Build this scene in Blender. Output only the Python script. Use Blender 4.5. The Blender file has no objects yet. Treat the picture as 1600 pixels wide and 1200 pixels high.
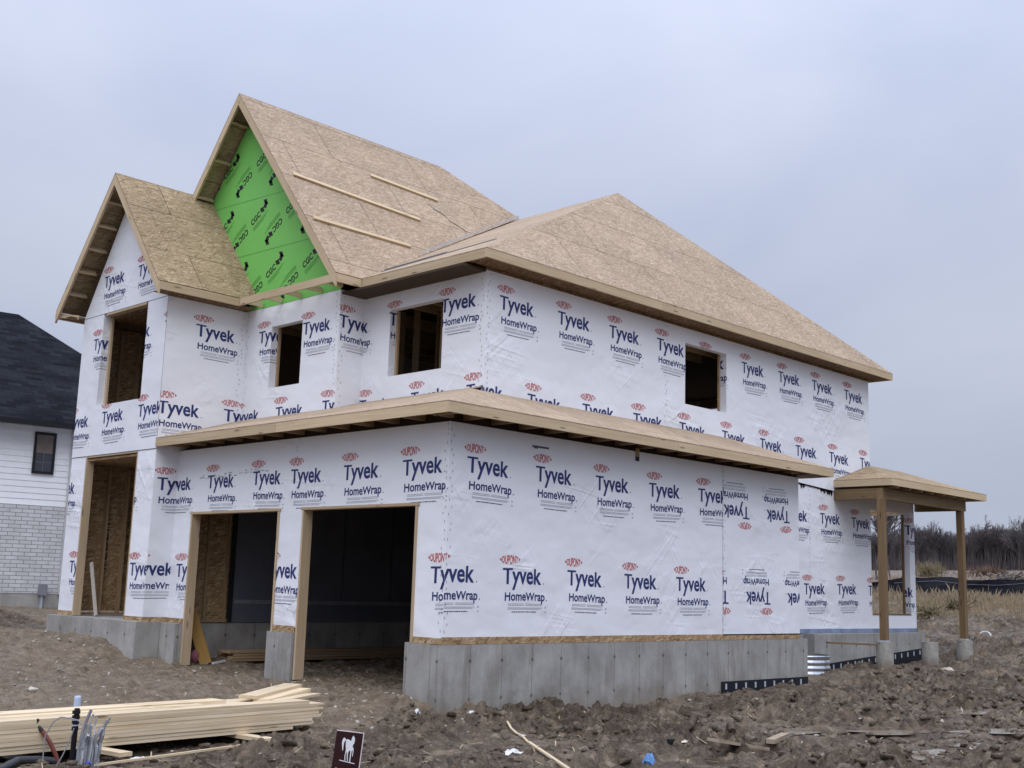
import bpy, bmesh, math, random
import numpy as np
from mathutils import Vector, Matrix
random.seed(7)
SC = bpy.context.scene
COL = SC.collection
# ---------------------------------------------------------------- camera
CAMP = Vector((11.7938, -10.7842, 0.7756))
def _rot(yaw, pitch, roll):
    f = Vector((-math.sin(yaw)*math.cos(pitch), math.cos(yaw)*math.cos(pitch), math.sin(pitch)))
    r = Vector((math.cos(yaw), math.sin(yaw), 0)); u = r.cross(f)
    return math.cos(roll)*r+math.sin(roll)*u, -math.sin(roll)*r+math.cos(roll)*u, f
_r, _u, _f = _rot(0.7789, 0.1704, 0.0306)
cam = bpy.data.objects.new('camera', bpy.data.cameras.new('camera')); COL.objects.link(cam)
M = Matrix((( _r.x, _u.x, -_f.x, CAMP.x), (_r.y, _u.y, -_f.y, CAMP.y), (_r.z, _u.z, -_f.z, CAMP.z), (0, 0, 0, 1)))
cam.matrix_world = M
cam.data.sensor_width = 36; cam.data.lens = 1847.2/1600*36
cam.data.clip_start = .1; cam.data.clip_end = 3000
SC.camera = cam
# ---------------------------------------------------------------- world, sun, exposure
SUN_EL, SUN_AZ = math.radians(58), math.radians(137)      # azimuth measured from +Y clockwise: sun behind the photographer
w = bpy.data.worlds.new('World'); SC.world = w; w.use_nodes = True
nt = w.node_tree; nt.nodes.clear()
def _n(t, **k):
    n = nt.nodes.new(t)
    for a, b in k.items(): setattr(n, a, b)
    return n
L = nt.links.new
out = _n('ShaderNodeOutputWorld'); bg = _n('ShaderNodeBackground'); bg.inputs['Strength'].default_value = .1
sky = _n('ShaderNodeTexSky', sky_type='NISHITA', sun_disc=False, sun_elevation=SUN_EL, sun_rotation=SUN_AZ)
tc = _n('ShaderNodeTexCoord'); sep = _n('ShaderNodeSeparateXYZ'); L(tc.outputs['Generated'], sep.inputs[0])
mp = _n('ShaderNodeMapping'); mp.inputs['Scale'].default_value = (1.6, 1.6, 3.6); L(tc.outputs['Generated'], mp.inputs[0])
n1 = _n('ShaderNodeTexNoise'); n1.inputs['Scale'].default_value = 1.3; n1.inputs['Detail'].default_value = 4; n1.inputs['Roughness'].default_value = .5
n1.inputs['Distortion'].default_value = .35
L(mp.outputs[0], n1.inputs['Vector'])
cr = _n('ShaderNodeValToRGB')
cr.color_ramp.elements[0].position = .34; cr.color_ramp.elements[0].color = (.445, .495, .645, 1)
cr.color_ramp.elements[1].position = .68; cr.color_ramp.elements[1].color = (.555, .60, .725, 1)
L(n1.outputs['Fac'], cr.inputs[0])
zr = _n('ShaderNodeMapRange'); zr.inputs[1].default_value = -.02; zr.inputs[2].default_value = 1; zr.inputs[3].default_value = 6.9; zr.inputs[4].default_value = 29.
pw = _n('ShaderNodeMath', operation='POWER'); mx0 = _n('ShaderNodeMath', operation='MAXIMUM'); mx0.inputs[1].default_value = 0
L(sep.outputs['Z'], mx0.inputs[0]); L(mx0.outputs[0], pw.inputs[0]); pw.inputs[1].default_value = 2.0
L(pw.outputs[0], zr.inputs[0])
sc_ = _n('ShaderNodeVectorMath', operation='SCALE'); L(cr.outputs[0], sc_.inputs[0]); L(zr.outputs[0], sc_.inputs['Scale'])
mixw = _n('ShaderNodeMix', data_type='RGBA'); mixw.inputs['Factor'].default_value = .95
L(sky.outputs[0], mixw.inputs['A']); L(sc_.outputs[0], mixw.inputs['B'])
L(mixw.outputs['Result'], bg.inputs['Color']); L(bg.outputs[0], out.inputs[0])
sun = bpy.data.objects.new('sun', bpy.data.lights.new('sun', 'SUN')); COL.objects.link(sun)
sun.data.energy = 1.5; sun.data.angle = math.radians(60); sun.data.color = (1, .985, .96)
sd = Vector((math.sin(SUN_AZ)*math.cos(SUN_EL), math.cos(SUN_AZ)*math.cos(SUN_EL), math.sin(SUN_EL)))
sun.rotation_euler = sd.to_track_quat('Z', 'Y').to_euler()
SC.view_settings.view_transform = 'Standard'; SC.view_settings.look = 'None'
SC.view_settings.exposure = .3; SC.view_settings.gamma = 1
# ---------------------------------------------------------------- material helpers
class NB:
    def __init__(s, name):
        s.m = bpy.data.materials.new(name); s.m.use_nodes = True; s.t = s.m.node_tree; s.t.nodes.clear()
        s.o = s.n('ShaderNodeOutputMaterial'); s.b = s.n('ShaderNodeBsdfPrincipled'); s.l(s.b.outputs[0], s.o.inputs[0])
        s.b.inputs['Specular IOR Level'].default_value = .25
    def n(s, t, **k):
        n = s.t.nodes.new(t)
        for a, b in k.items(): setattr(n, a, b)
        return n
    def l(s, a, b): s.t.links.new(a, b)
    def set(s, inp, v):
        if hasattr(v, 'links') or hasattr(v, 'is_output'): s.l(v, inp)
        else: inp.default_value = v
    def uv(s): return s.n('ShaderNodeTexCoord').outputs['UV']
    def obj(s): return s.n('ShaderNodeTexCoord').outputs['Object']
    def map(s, v, scale=(1, 1, 1), rot=0, loc=(0, 0, 0)):
        m = s.n('ShaderNodeMapping'); s.l(v, m.inputs[0]); m.inputs['Scale'].default_value = scale
        m.inputs['Rotation'].default_value = (0, 0, rot); m.inputs['Location'].default_value = loc; return m.outputs[0]
    def noise(s, v, scale, detail=3, rough=.55, dist=0, out='Fac'):
        n = s.n('ShaderNodeTexNoise'); s.l(v, n.inputs['Vector']); n.inputs['Scale'].default_value = scale
        n.inputs['Detail'].default_value = detail; n.inputs['Roughness'].default_value = rough; n.inputs['Distortion'].default_value = dist
        return n.outputs[out]
    def vor(s, v, scale=1, out='Color', feature='F1', rnd=1):
        n = s.n('ShaderNodeTexVoronoi', feature=feature); s.l(v, n.inputs['Vector']); n.inputs['Scale'].default_value = scale
        n.inputs['Randomness'].default_value = rnd; return n.outputs[out]
    def sep(s, v):
        n = s.n('ShaderNodeSeparateXYZ'); s.l(v, n.inputs[0]); return n.outputs
    def math(s, op, a, b=0, c=0):
        n = s.n('ShaderNodeMath', operation=op); s.set(n.inputs[0], a); s.set(n.inputs[1], b); s.set(n.inputs[2], c); return n.outputs[0]
    def ramp(s, f, *stops, interp='LINEAR'):
        n = s.n('ShaderNodeValToRGB'); s.l(f, n.inputs[0]); n.color_ramp.interpolation = interp; e = n.color_ramp.elements
        while len(e) < len(stops): e.new(.5)
        for i, (p, c) in enumerate(stops):
            e[i].position = p; c = (c, c, c) if not hasattr(c, '__len__') else c; e[i].color = (*c, 1)
        return n.outputs[0]
    def mix(s, f, a, b, mode='MIX'):
        n = s.n('ShaderNodeMix', data_type='RGBA', blend_type=mode)
        for i, v in (('Factor', f), ('A', a), ('B', b)):
            x = n.inputs[i]
            if i == 'Factor': x = n.inputs[0]
            else: x = n.inputs[6 if i == 'A' else 7]
            if hasattr(v, 'is_output'): s.l(v, x)
            else: x.default_value = v if i == 'Factor' else (*v, 1)
        return n.outputs[2]
    def rgb2(s, c, v):      # colour scaled by a value socket
        n = s.n('ShaderNodeVectorMath', operation='SCALE'); s.set(n.inputs[0], c); s.set(n.inputs['Scale'], v); return n.outputs[0]
    def bump(s, h, strength=.5, dist=.01, prev=None):
        n = s.n('ShaderNodeBump'); s.l(h, n.inputs['Height']); n.inputs['Strength'].default_value = strength; n.inputs['Distance'].default_value = dist
        if prev: s.l(prev, n.inputs['Normal'])
        return n.outputs[0]
    def fin(s, col=None, rough=.8, nrm=None, **k):
        if col is not None: s.set(s.b.inputs['Base Color'], (*col, 1) if isinstance(col, tuple) else col)
        s.set(s.b.inputs['Roughness'], rough)
        if nrm: s.l(nrm, s.b.inputs['Normal'])
        for a, b in k.items(): s.set(s.b.inputs[a.replace('_', ' ')], b)
        return s.m
def rnd_obj(b): return b.n('ShaderNodeObjectInfo').outputs['Random']

def m_osb(name, dark, mid, light, pale, seams=True, amt=1.0):
    b = NB(name); uv = b.uv()
    uvd = b.map(uv)
    val = None
    for i, a in enumerate((.2, 1.35, -.65, 2.3, -.15)):
        v = b.vor(b.map(b.map(uvd, (1, 1, 1), a), (9, 42, 1), 0, (i*3.7, i*1.9, 0)), 1)
        s = b.sep(v)
        if val is None: val = s[0]
        else:
            f = b.math('GREATER_THAN', s[1], .52)
            val = b.math('ADD', b.math('MULTIPLY', f, s[0]), b.math('MULTIPLY', b.math('SUBTRACT', 1, f), val))
    fine = b.noise(b.map(uvd, (30, 120, 1), .2), 1, 2)
    val2 = b.math('ADD', b.math('MULTIPLY', val, .86), b.math('MULTIPLY', fine, .16))
    c = b.ramp(val2, (.02, dark), (.22, mid), (.66, light), (.93, pale))
    big = b.noise(uvd, .8, 4, .6)
    c = b.rgb2(c, b.ramp(big, (.3, .86), (.7, 1.1)))
    if seams:
        br = b.n('ShaderNodeTexBrick'); b.l(uvd, br.inputs['Vector'])
        br.inputs['Scale'].default_value = 1; br.inputs['Brick Width'].default_value = 2.44; br.inputs['Row Height'].default_value = 1.22
        br.inputs['Mortar Size'].default_value = .010; br.inputs['Mortar Smooth'].default_value = .2; br.inputs['Color1'].default_value = (1, 1, 1, 1)
        br.inputs['Color2'].default_value = (.84, .83, .81, 1); br.inputs['Mortar'].default_value = (.22, .19, .17, 1)
        c = b.mix(.75, c, br.outputs['Color'], 'MULTIPLY')
    return b.fin(c, .85, b.bump(val2, .35, .004))
OSB_ROOF = m_osb('osb_roof', (.25, .172, .112), (.355, .262, .182), (.415, .318, .228), (.52, .415, .31))
OSB_BAY = m_osb('osb_weathered', (.16, .108, .06), (.285, .202, .118), (.35, .262, .162), (.47, .37, .24))
OSB = m_osb('osb_plain', (.16, .09, .045), (.30, .19, .10), (.40, .27, .15), (.55, .42, .27), seams=False)
OSB_SOF = m_osb('osb_shaded_soffit', (.08, .042, .02), (.145, .085, .045), (.20, .125, .07), (.30, .21, .13))  # darker copy of the OSB: eave shade is put into the colour
def m_wood(name, c0, c1, knots=True, rough=.75, dirt=0):
    b = NB(name); uv = b.uv(); r = rnd_obj(b)
    add = b.n('ShaderNodeVectorMath', operation='ADD'); b.l(uv, add.inputs[0]); cb = b.n('ShaderNodeCombineXYZ')
    b.l(b.math('MULTIPLY', r, 31.7), cb.inputs[0]); b.l(b.math('MULTIPLY', r, 17.3), cb.inputs[1]); b.l(cb.outputs[0], add.inputs[1]); uv = add.outputs[0]
    g = b.noise(b.map(uv, (1.1, 26, 1)), 1, 4, .6, .6)
    g2 = b.noise(b.map(uv, (.5, 3, 1)), 1, 3)
    f = b.math('ADD', b.math('MULTIPLY', g, .6), b.math('MULTIPLY', g2, .4))
    c = b.ramp(f, (.32, c0), (.66, c1))
    if knots:
        k = b.vor(b.map(uv, (1.7, 9, 1)), 1, 'Distance')
        c = b.mix(b.ramp(k, (.08, .85), (.17, 0)), c, tuple(x*.38 for x in c0))
    if dirt:
        c = b.mix(b.ramp(b.noise(uv, 3, 5, .7), (.5, 0), (.75, dirt)), c, (.12, .09, .065))
    c = b.rgb2(c, b.ramp(r, (0, .86), (1, 1.08)))
    return b.fin(c, rough, b.bump(g, .15, .002))
PINE = m_wood('pine_lumber', (.50, .375, .225), (.78, .66, .48))
FASC = m_wood('fascia_lumber', (.46, .345, .21), (.63, .50, .335))
JAMB = m_wood('jamb_lumber', (.42, .31, .19), (.56, .43, .29))
STUD = m_wood('stud_lumber', (.33, .22, .125), (.45, .32, .19))
TREAT = m_wood('treated_lumber', (.14, .09, .045), (.23, .155, .085))
MUDWOOD = m_wood('muddy_lumber', (.30, .235, .17), (.40, .32, .24), dirt=.7)
YELLOW = m_wood('yellow_board', (.33, .185, .05), (.42, .25, .075), knots=False)
def m_plain(name, c, rough=.6, var=.12, scale=6, metallic=0, bump=0):
    b = NB(name); n = b.noise(b.obj(), scale, 4, .6)
    col = b.rgb2(c, b.ramp(n, (.3, 1-var), (.7, 1+var)))
    return b.fin(col, rough, b.bump(n, bump, .01) if bump else None, Metallic=metallic)
def m_wrap():
    b = NB('house_wrap'); uv = b.uv()
    lo = b.noise(b.map(uv, (.55, .8, 1)), 1, 3, .5)
    mask = b.ramp(b.noise(uv, .7, 2), (.50, .04), (.66, 1))
    cre = None
    for a, o in ((.9, 0), (-.8, 5), (.1, 9)):
        n = b.noise(b.map(b.map(uv, (1, 1, 1), a), (.5, 3.4, 1), 0, (o, o, 0)), 1, 2, .45, .5)
        rg = b.math('SUBTRACT', 1, b.math('MULTIPLY', b.math('ABSOLUTE', b.math('SUBTRACT', n, .5)), 9))
        rg = b.math('MAXIMUM', rg, 0)
        cre = rg if cre is None else b.math('ADD', cre, rg)
    v = b.sep(uv)[1]
    h = b.math('MULTIPLY', cre, b.math('MULTIPLY', mask, .6))
    speck = b.ramp(b.vor(uv, 2.3, 'Distance'), (.022, 1), (.03, 0))
    speck = b.math('MULTIPLY', speck, b.ramp(b.noise(uv, 1.1, 2), (.5, 0), (.6, .55)))
    base = b.mix(b.ramp(b.noise(uv, .9, 5, .65), (.35, 0), (.8, .5)), (.81, .825, .875), (.74, .755, .81))
    base = b.mix(speck, base, (.22, .22, .26))
    nr = b.bump(lo, .36, .24)
    nr = b.bump(h, .4, .03, nr)
    nr = b.bump(b.noise(uv, 3.5, 4, .55), .10, .05, nr)
    return b.fin(base, .5, nr, Specular_IOR_Level=.35)
WRAP = m_wrap()
def m_ink(name, c): return m_plain(name, c, .55, .1, 9)
NAVY = m_ink('navy_print', (.030, .040, .155)); RED = m_ink('red_print', (.50, .085, .075)); GREY = m_ink('grey_print', (.42, .43, .48))
DARK = m_ink('dark_print', (.10, .10, .13)); STAPLE = m_ink('staple', (.33, .33, .38)); BLACK = m_ink('black_print', (.02, .02, .025))
LOGOM = [WRAP, OSB, NAVY, RED, GREY, DARK, STAPLE]
def m_concrete(name, seam=True, tone=1):
    b = NB(name); uv = b.uv(); s = b.sep(uv)
    n = b.noise(uv, 1.6, 7, .65); n2 = b.noise(b.map(uv, (3.2, .7, 1)), 1, 5, .6, .3); n3 = b.noise(uv, 40, 3)
    c = b.mix(b.ramp(n, (.3, 0), (.72, 1)), (.245, .238, .224), (.43, .42, .40))
    c = b.mix(b.ramp(n2, (.5, 0), (.68, .6)), c, (.185, .168, .145))
    c = b.rgb2(c, b.ramp(n3, (.3, .92*tone), (.7, 1.06*tone)))
    if seam:
        k = b.math('DIVIDE', b.math('ADD', s[0], 100.13), .61)
        wn = b.n('ShaderNodeTexWhiteNoise', noise_dimensions='1D'); b.l(b.math('FLOOR', k), wn.inputs['W'])
        c = b.rgb2(c, b.ramp(wn.outputs[0], (0, .965), (1, 1.03)))
        fr = b.math('ABSOLUTE', b.math('SUBTRACT', b.math('FRACT', k), .5))       # .5 at seam
        d = b.math('MULTIPLY', b.math('SUBTRACT', .5, fr), .61)                    # metres to seam
        c = b.mix(b.ramp(d, (.004, .45), (.012, 0)), c, (.10, .097, .092))
        for z0 in (-.22, -.72):
            dd = b.math('SQRT', b.math('ADD', b.math('POWER', d, 2), b.math('POWER', b.math('SUBTRACT', s[1], z0), 2)))
            dd = b.math('ADD', dd, b.math('MULTIPLY', b.math('SUBTRACT', b.noise(uv, 30, 2), .5), .03))
            c = b.mix(b.ramp(dd, (.014, .75), (.034, 0)), c, (.055, .054, .052))
        hole = b.vor(uv, 3.1, 'Distance')
        c = b.mix(b.ramp(hole, (.03, .6), (.05, 0)), c, (.10, .10, .10))
        # damp stain rising from the soil
        st = b.math('ADD', s[1], b.math('MULTIPLY', b.math('SUBTRACT', n, .5), .7))
        c = b.mix(b.ramp(b.math('ADD', st, 1.2), (.15, .75), (.62, 0)), c, (.19, .155, .115))
    return b.fin(c, .8, b.bump(b.noise(uv, 14, 5, .6), .3, .008))
CONC = m_concrete('concrete'); CONC2 = m_concrete('concrete_plain', False, 1.1)
def m_mud():
    b = NB('mud'); p = b.n('ShaderNodeNewGeometry').outputs['Position']
    att = b.n('ShaderNodeAttribute', attribute_name='rough').outputs['Fac']
    n = b.noise(p, .55, 5, .6); n2 = b.noise(p, 4.5, 7, .72, .4); n3 = b.noise(p, 30, 4, .7); n4 = b.noise(p, 1.7, 6, .65)
    c = b.mix(b.ramp(n, (.33, 0), (.68, 1)), (.105, .077, .052), (.180, .138, .099))
    c = b.mix(b.ramp(n2, (.38, .85), (.52, 0)), c, (.045, .032, .022))
    c = b.mix(b.ramp(n2, (.54, 0), (.66, .8)), c, (.32, .255, .19))
    c = b.mix(b.ramp(n3, (.55, 0), (.75, .4)), c, (.30, .25, .20))
    dry = b.mix(b.ramp(n2, (.35, 0), (.68, 1)), (.15, .112, .077), (.30, .24, .178))
    c = b.mix(att, dry, c)
    wet = b.noise(b.map(p, (.5, .5, .5)), 1.4, 3, .5); c = b.mix(b.ramp(wet, (.56, 0), (.64, .5)), c, (.27, .212, .155))
    gr = b.vor(p, 26, 'Distance')
    c = b.mix(b.math('MULTIPLY', b.ramp(gr, (.10, .6), (.2, 0)), b.ramp(b.noise(p, 2.2, 3), (.5, 0), (.62, 1))), c, (.38, .355, .32))
    rough = b.ramp(n4, (.42, .24), (.56, .8))
    nr = b.bump(n2, 1, .10); nr = b.bump(n3, .9, .025, nr)
    return b.fin(c, rough, nr)
MUD = m_mud()
def m_simple(name, c, rough=.6, metallic=0, spec=.3):
    b = NB(name); return b.fin(c, rough, None, Metallic=metallic, Specular_IOR_Level=spec)
# ---------------------------------------------------------------- mesh helpers
V3 = lambda p: Vector(p)
ROOTLOC = {}
class MB:
    def __init__(s): s.v = []; s.f = []; s.uv = []; s.mi = []
    def face(s, pts, m=0, u=None, uvo=(0, 0), uvs=None):
        pts = [Vector(p) for p in pts]; i0 = len(s.v); s.v += pts; s.f.append(list(range(i0, i0+len(pts)))); s.mi.append(m)
        if uvs: s.uv += uvs; return
        n = Vector((0, 0, 0))
        for i in range(len(pts)):
            a, b = pts[i]-pts[0], pts[(i+1) % len(pts)]-pts[0]; n += a.cross(b)
        if n.length < 1e-12: n = Vector((0, 0, 1))
        n.normalize()
        if u is None: u = Vector((1, 0, 0)) if abs(n.z) > .92 else Vector((0, 0, 1)).cross(n).normalized()
        else:
            u = Vector(u); u = (u-n*u.dot(n))
            u = u.normalized() if u.length > 1e-6 else n.orthogonal().normalized()
        v = n.cross(u)
        s.uv += [(p.dot(u)+uvo[0], p.dot(v)+uvo[1]) for p in pts]
    def hexa(s, c, m=0, u=None, uvo=(0, 0)):       # c: 8 corners, 0-3 bottom ccw, 4-7 top
        for q in ((3, 2, 1, 0), (4, 5, 6, 7), (0, 1, 5, 4), (1, 2, 6, 5), (2, 3, 7, 6), (3, 0, 4, 7)):
            s.face([c[i] for i in q], m, u, uvo)
    def box(s, x0, x1, y0, y1, z0, z1, m=0, u=None):
        s.hexa([(x0, y0, z0), (x1, y0, z0), (x1, y1, z0), (x0, y1, z0), (x0, y0, z1), (x1, y0, z1), (x1, y1, z1), (x0, y1, z1)], m, u)
        return s
    def beam(s, p, q, w, h, up=(0, 0, 1), m=0):    # w across, h along up
        p, q = Vector(p), Vector(q); d = (q-p).normalized(); up = Vector(up); sd_ = d.cross(up).normalized(); up = sd_.cross(d)
        a, b = sd_*w/2, up*h/2; o = (random.random()*40, random.random()*40)
        s.hexa([p-a-b, p+a-b, q+a-b, q-a-b, p-a+b, p+a+b, q+a+b, q-a+b], m, d, o); return s
    def slab(s, poly, off, mt=0, mb=None, ms=None):
        poly = [Vector(p) for p in poly]; off = Vector(off); lo = [p+off for p in poly]
        mb = mt if mb is None else mb; ms = mb if ms is None else ms
        s.face(poly, mt); s.face(lo[::-1], mb)
        for i in range(len(poly)):
            j = (i+1) % len(poly); s.face([poly[j], poly[i], lo[i], lo[j]], ms)
        return s
    def tube(s, pts, r, n=8, m=0, caps=True):
        pts = [Vector(p) for p in pts]; rs = r if hasattr(r, '__len__') else [r]*len(pts); rings = []; prev = None; ln = 0
        for i, p in enumerate(pts):
            d = (pts[min(i+1, len(pts)-1)]-pts[max(i-1, 0)]).normalized()
            if prev is None: prev = d.orthogonal().normalized()
            prev = (prev-d*prev.dot(d)).normalized(); bb = d.cross(prev)
            rings.append([p+(prev*math.cos(2*math.pi*k/n)+bb*math.sin(2*math.pi*k/n))*rs[i] for k in range(n)])
        for i in range(len(pts)-1):
            l2 = ln+(pts[i+1]-pts[i]).length
            for k in range(n):
                j = (k+1) % n; c = 2*math.pi*rs[i]/n
                s.face([rings[i][k], rings[i][j], rings[i+1][j], rings[i+1][k]], m, uvs=[(ln, k*c), (ln, k*c+c), (l2, k*c+c), (l2, k*c)])
            ln = l2
        if caps: s.face(rings[0][::-1], m); s.face(rings[-1], m)
        return s
    def build(s, name, mats, parent=None, loc=None, label=None, smooth=False, weld=False):
        me = bpy.data.meshes.new(name)
        root = ROOTLOC.get(parent.name, Vector((0, 0, 0))) if parent else Vector(loc or (0, 0, 0))
        me.from_pydata([v-root for v in s.v], [], s.f)
        uvl = me.uv_layers.new(name='UVMap'); uvl.data.foreach_set('uv', np.array(s.uv, dtype=np.float32).ravel())
        mats = mats if isinstance(mats, (list, tuple)) else [mats]
        for m in mats: me.materials.append(m)
        me.polygons.foreach_set('material_index', s.mi)
        if smooth: me.polygons.foreach_set('use_smooth', [True]*len(s.f))
        me.update()
        if weld:
            bm = bmesh.new(); bm.from_mesh(me); bmesh.ops.remove_doubles(bm, verts=bm.verts, dist=.0005); bm.to_mesh(me); bm.free()
        o = bpy.data.objects.new(name, me); COL.objects.link(o)
        if parent: o.parent = parent; ROOTLOC[o.name] = root
        else: o.location = root; ROOTLOC[o.name] = root
        if label: o['label'] = label
        return o
def thing(name, label, cat, loc, group=None):
    o = bpy.data.objects.new(name, None); COL.objects.link(o); o.location = loc; o.empty_display_size = .2
    o['label'] = label; o['category'] = cat; ROOTLOC[o.name] = Vector(loc)
    if group: o['group'] = group
    return o
def tag(o, label, cat, group=None):
    o['label'] = label; o['category'] = cat
    if group: o['group'] = group
    return o
def struct(o, kind='structure'): o['kind'] = kind; return o
def P(name, mat, parent, fn, label=None, smooth=False):
    mb = MB(); fn(mb); return mb.build(name, mat, parent, label=label, smooth=smooth)
def bx(name, mat, parent, x0, x1, y0, y1, z0, z1, label=None, u=None): return P(name, mat, parent, lambda m: m.box(x0, x1, y0, y1, z0, z1, 0, u), label)
def bar(name, mat, parent, p, q, w, h, up=(0, 0, 1), label=None): return P(name, mat, parent, lambda m: m.beam(p, q, w, h, up), label)
# ---------------------------------------------------------------- lettering as thin triangles
_gl = {}
def glyph(txt, bold=0.0):
    k = (txt, bold)
    if k in _gl: return _gl[k]
    cu = bpy.data.curves.new('lettering', 'FONT'); cu.body = txt; cu.size = 1; cu.offset = bold; cu.resolution_u = 3; cu.fill_mode = 'FRONT'
    ob = bpy.data.objects.new('lettering', cu); COL.objects.link(ob)
    me = bpy.data.meshes.new_from_object(ob); me.calc_loop_triangles()
    co = [v.co.xy.copy() for v in me.vertices]; tr = [[co[i] for i in t.vertices] for t in me.loop_triangles]
    xs = [c.x for c in co]; bpy.data.objects.remove(ob); bpy.data.curves.remove(cu); bpy.data.meshes.remove(me)
    x0, x1 = min(xs), max(xs)
    _gl[k] = ([[((p.x-x0)/(x1-x0), p.y) for p in t] for t in tr], max(c.y for c in co), min(c.y for c in co)); return _gl[k]
def text_tris(txt, x0, x1, base, cap, bold=0.0, xh=None):
    tr, ymax, ymin = glyph(txt, bold); ch = glyph('H', bold)[1]; k = cap/ch; x_ = glyph('x', bold)[1]
    def fy(y):
        if xh is None or y < 0: return y*k*(1.15 if xh else 1)
        return y/x_*xh*cap if y <= x_ else cap*(xh+(1-xh)*(y-x_)/(ch-x_))
    return [[(x0+(x1-x0)*p[0], base+fy(p[1])) for p in t] for t in tr]
def rect(x0, x1, z0, z1): return [(x0, z0), (x1, z0), (x1, z1), (x0, z1)]
def make_logo():
    L_ = []
    tr, ymax, ymin = glyph('DUPONT', .02)
    for t in tr:
        q = []
        for x, y in t:
            xx = x*2-1; env = .42+.58*math.sqrt(max(0, 1-(xx*.98)**2)); yy = (y/ymax-.5)*2
            q.append((xx*.158, yy*.064*env))
        L_.append((q, 3))
    for s_ in (1, -1):
        q = [(s_*.17, .027), (s_*.17, -.027), (s_*.205, 0)]; L_.append((q if s_ < 0 else q[::-1], 3))
    L_ += [(t, 2) for t in text_tris('Tyvek', -.14, .67, -.335, .215, .022, .78)]
    L_ += [(t, 2) for t in text_tris('HomeWrap', -.09, .75, -.57, .112, .02, .76)]
    for (z, a, b) in ((-.615, -.02, .30), (-.615, .33, .71), (-.635, -.02, .30), (-.635, .33, .69), (-.668, -.03, .70), (-.685, -.03, .66)):
        L_.append((rect(a, b, z-.004, z+.004), 4))
    x = .05
    rr = random.Random(3)
    while x < .56:
        d = rr.uniform(.02, .06); L_.append((rect(x, min(x+d, .57), -.735, -.722), 5)); x += d+.008
    for z in (-.66, -.72): L_.append((rect(.755, .785, z-.012, z+.008), 4))
    for z, x in ((-.33, .72), (-.565, .79)): L_.append((rect(x-.008, x+.008, z-.005, z+.012), 2))
    return L_
LOGO = make_logo()
def clip_poly(poly, cell):          # convex clip, cell counter-clockwise
    out = poly
    for i in range(len(cell)):
        (ax, ay), (bx_, by) = cell[i], cell[(i+1) % len(cell)]
        ex, ey = bx_-ax, by-ay; res = []
        d = [ex*(p[1]-ay)-ey*(p[0]-ax) for p in out]
        for j in range(len(out)):
            k = (j+1) % len(out)
            if d[j] >= 0: res.append(out[j])
            if (d[j] > 0 and d[k] < 0) or (d[j] < 0 and d[k] > 0):
                t = d[j]/(d[j]-d[k]); res.append((out[j][0]+(out[k][0]-out[j][0])*t, out[j][1]+(out[k][1]-out[j][1])*t))
        out = res
        if len(out) < 3: return None
    return out
def grid_cells(s0, s1, z0, z1, holes):
    ss = sorted({s0, s1, *[min(max(h[i], s0), s1) for h in holes for i in (0, 1)]}); zz = sorted({z0, z1, *[min(max(h[i], z0), z1) for h in holes for i in (2, 3)]})
    cells = []
    for a, b in zip(ss, ss[1:]):
        for c, d in zip(zz, zz[1:]):
            m = ((a+b)/2, (c+d)/2)
            if not any(h[0] < m[0] < h[1] and h[2] < m[1] < h[3] for h in holes): cells.append(rect(a, b, c, d))
    return cells
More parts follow.
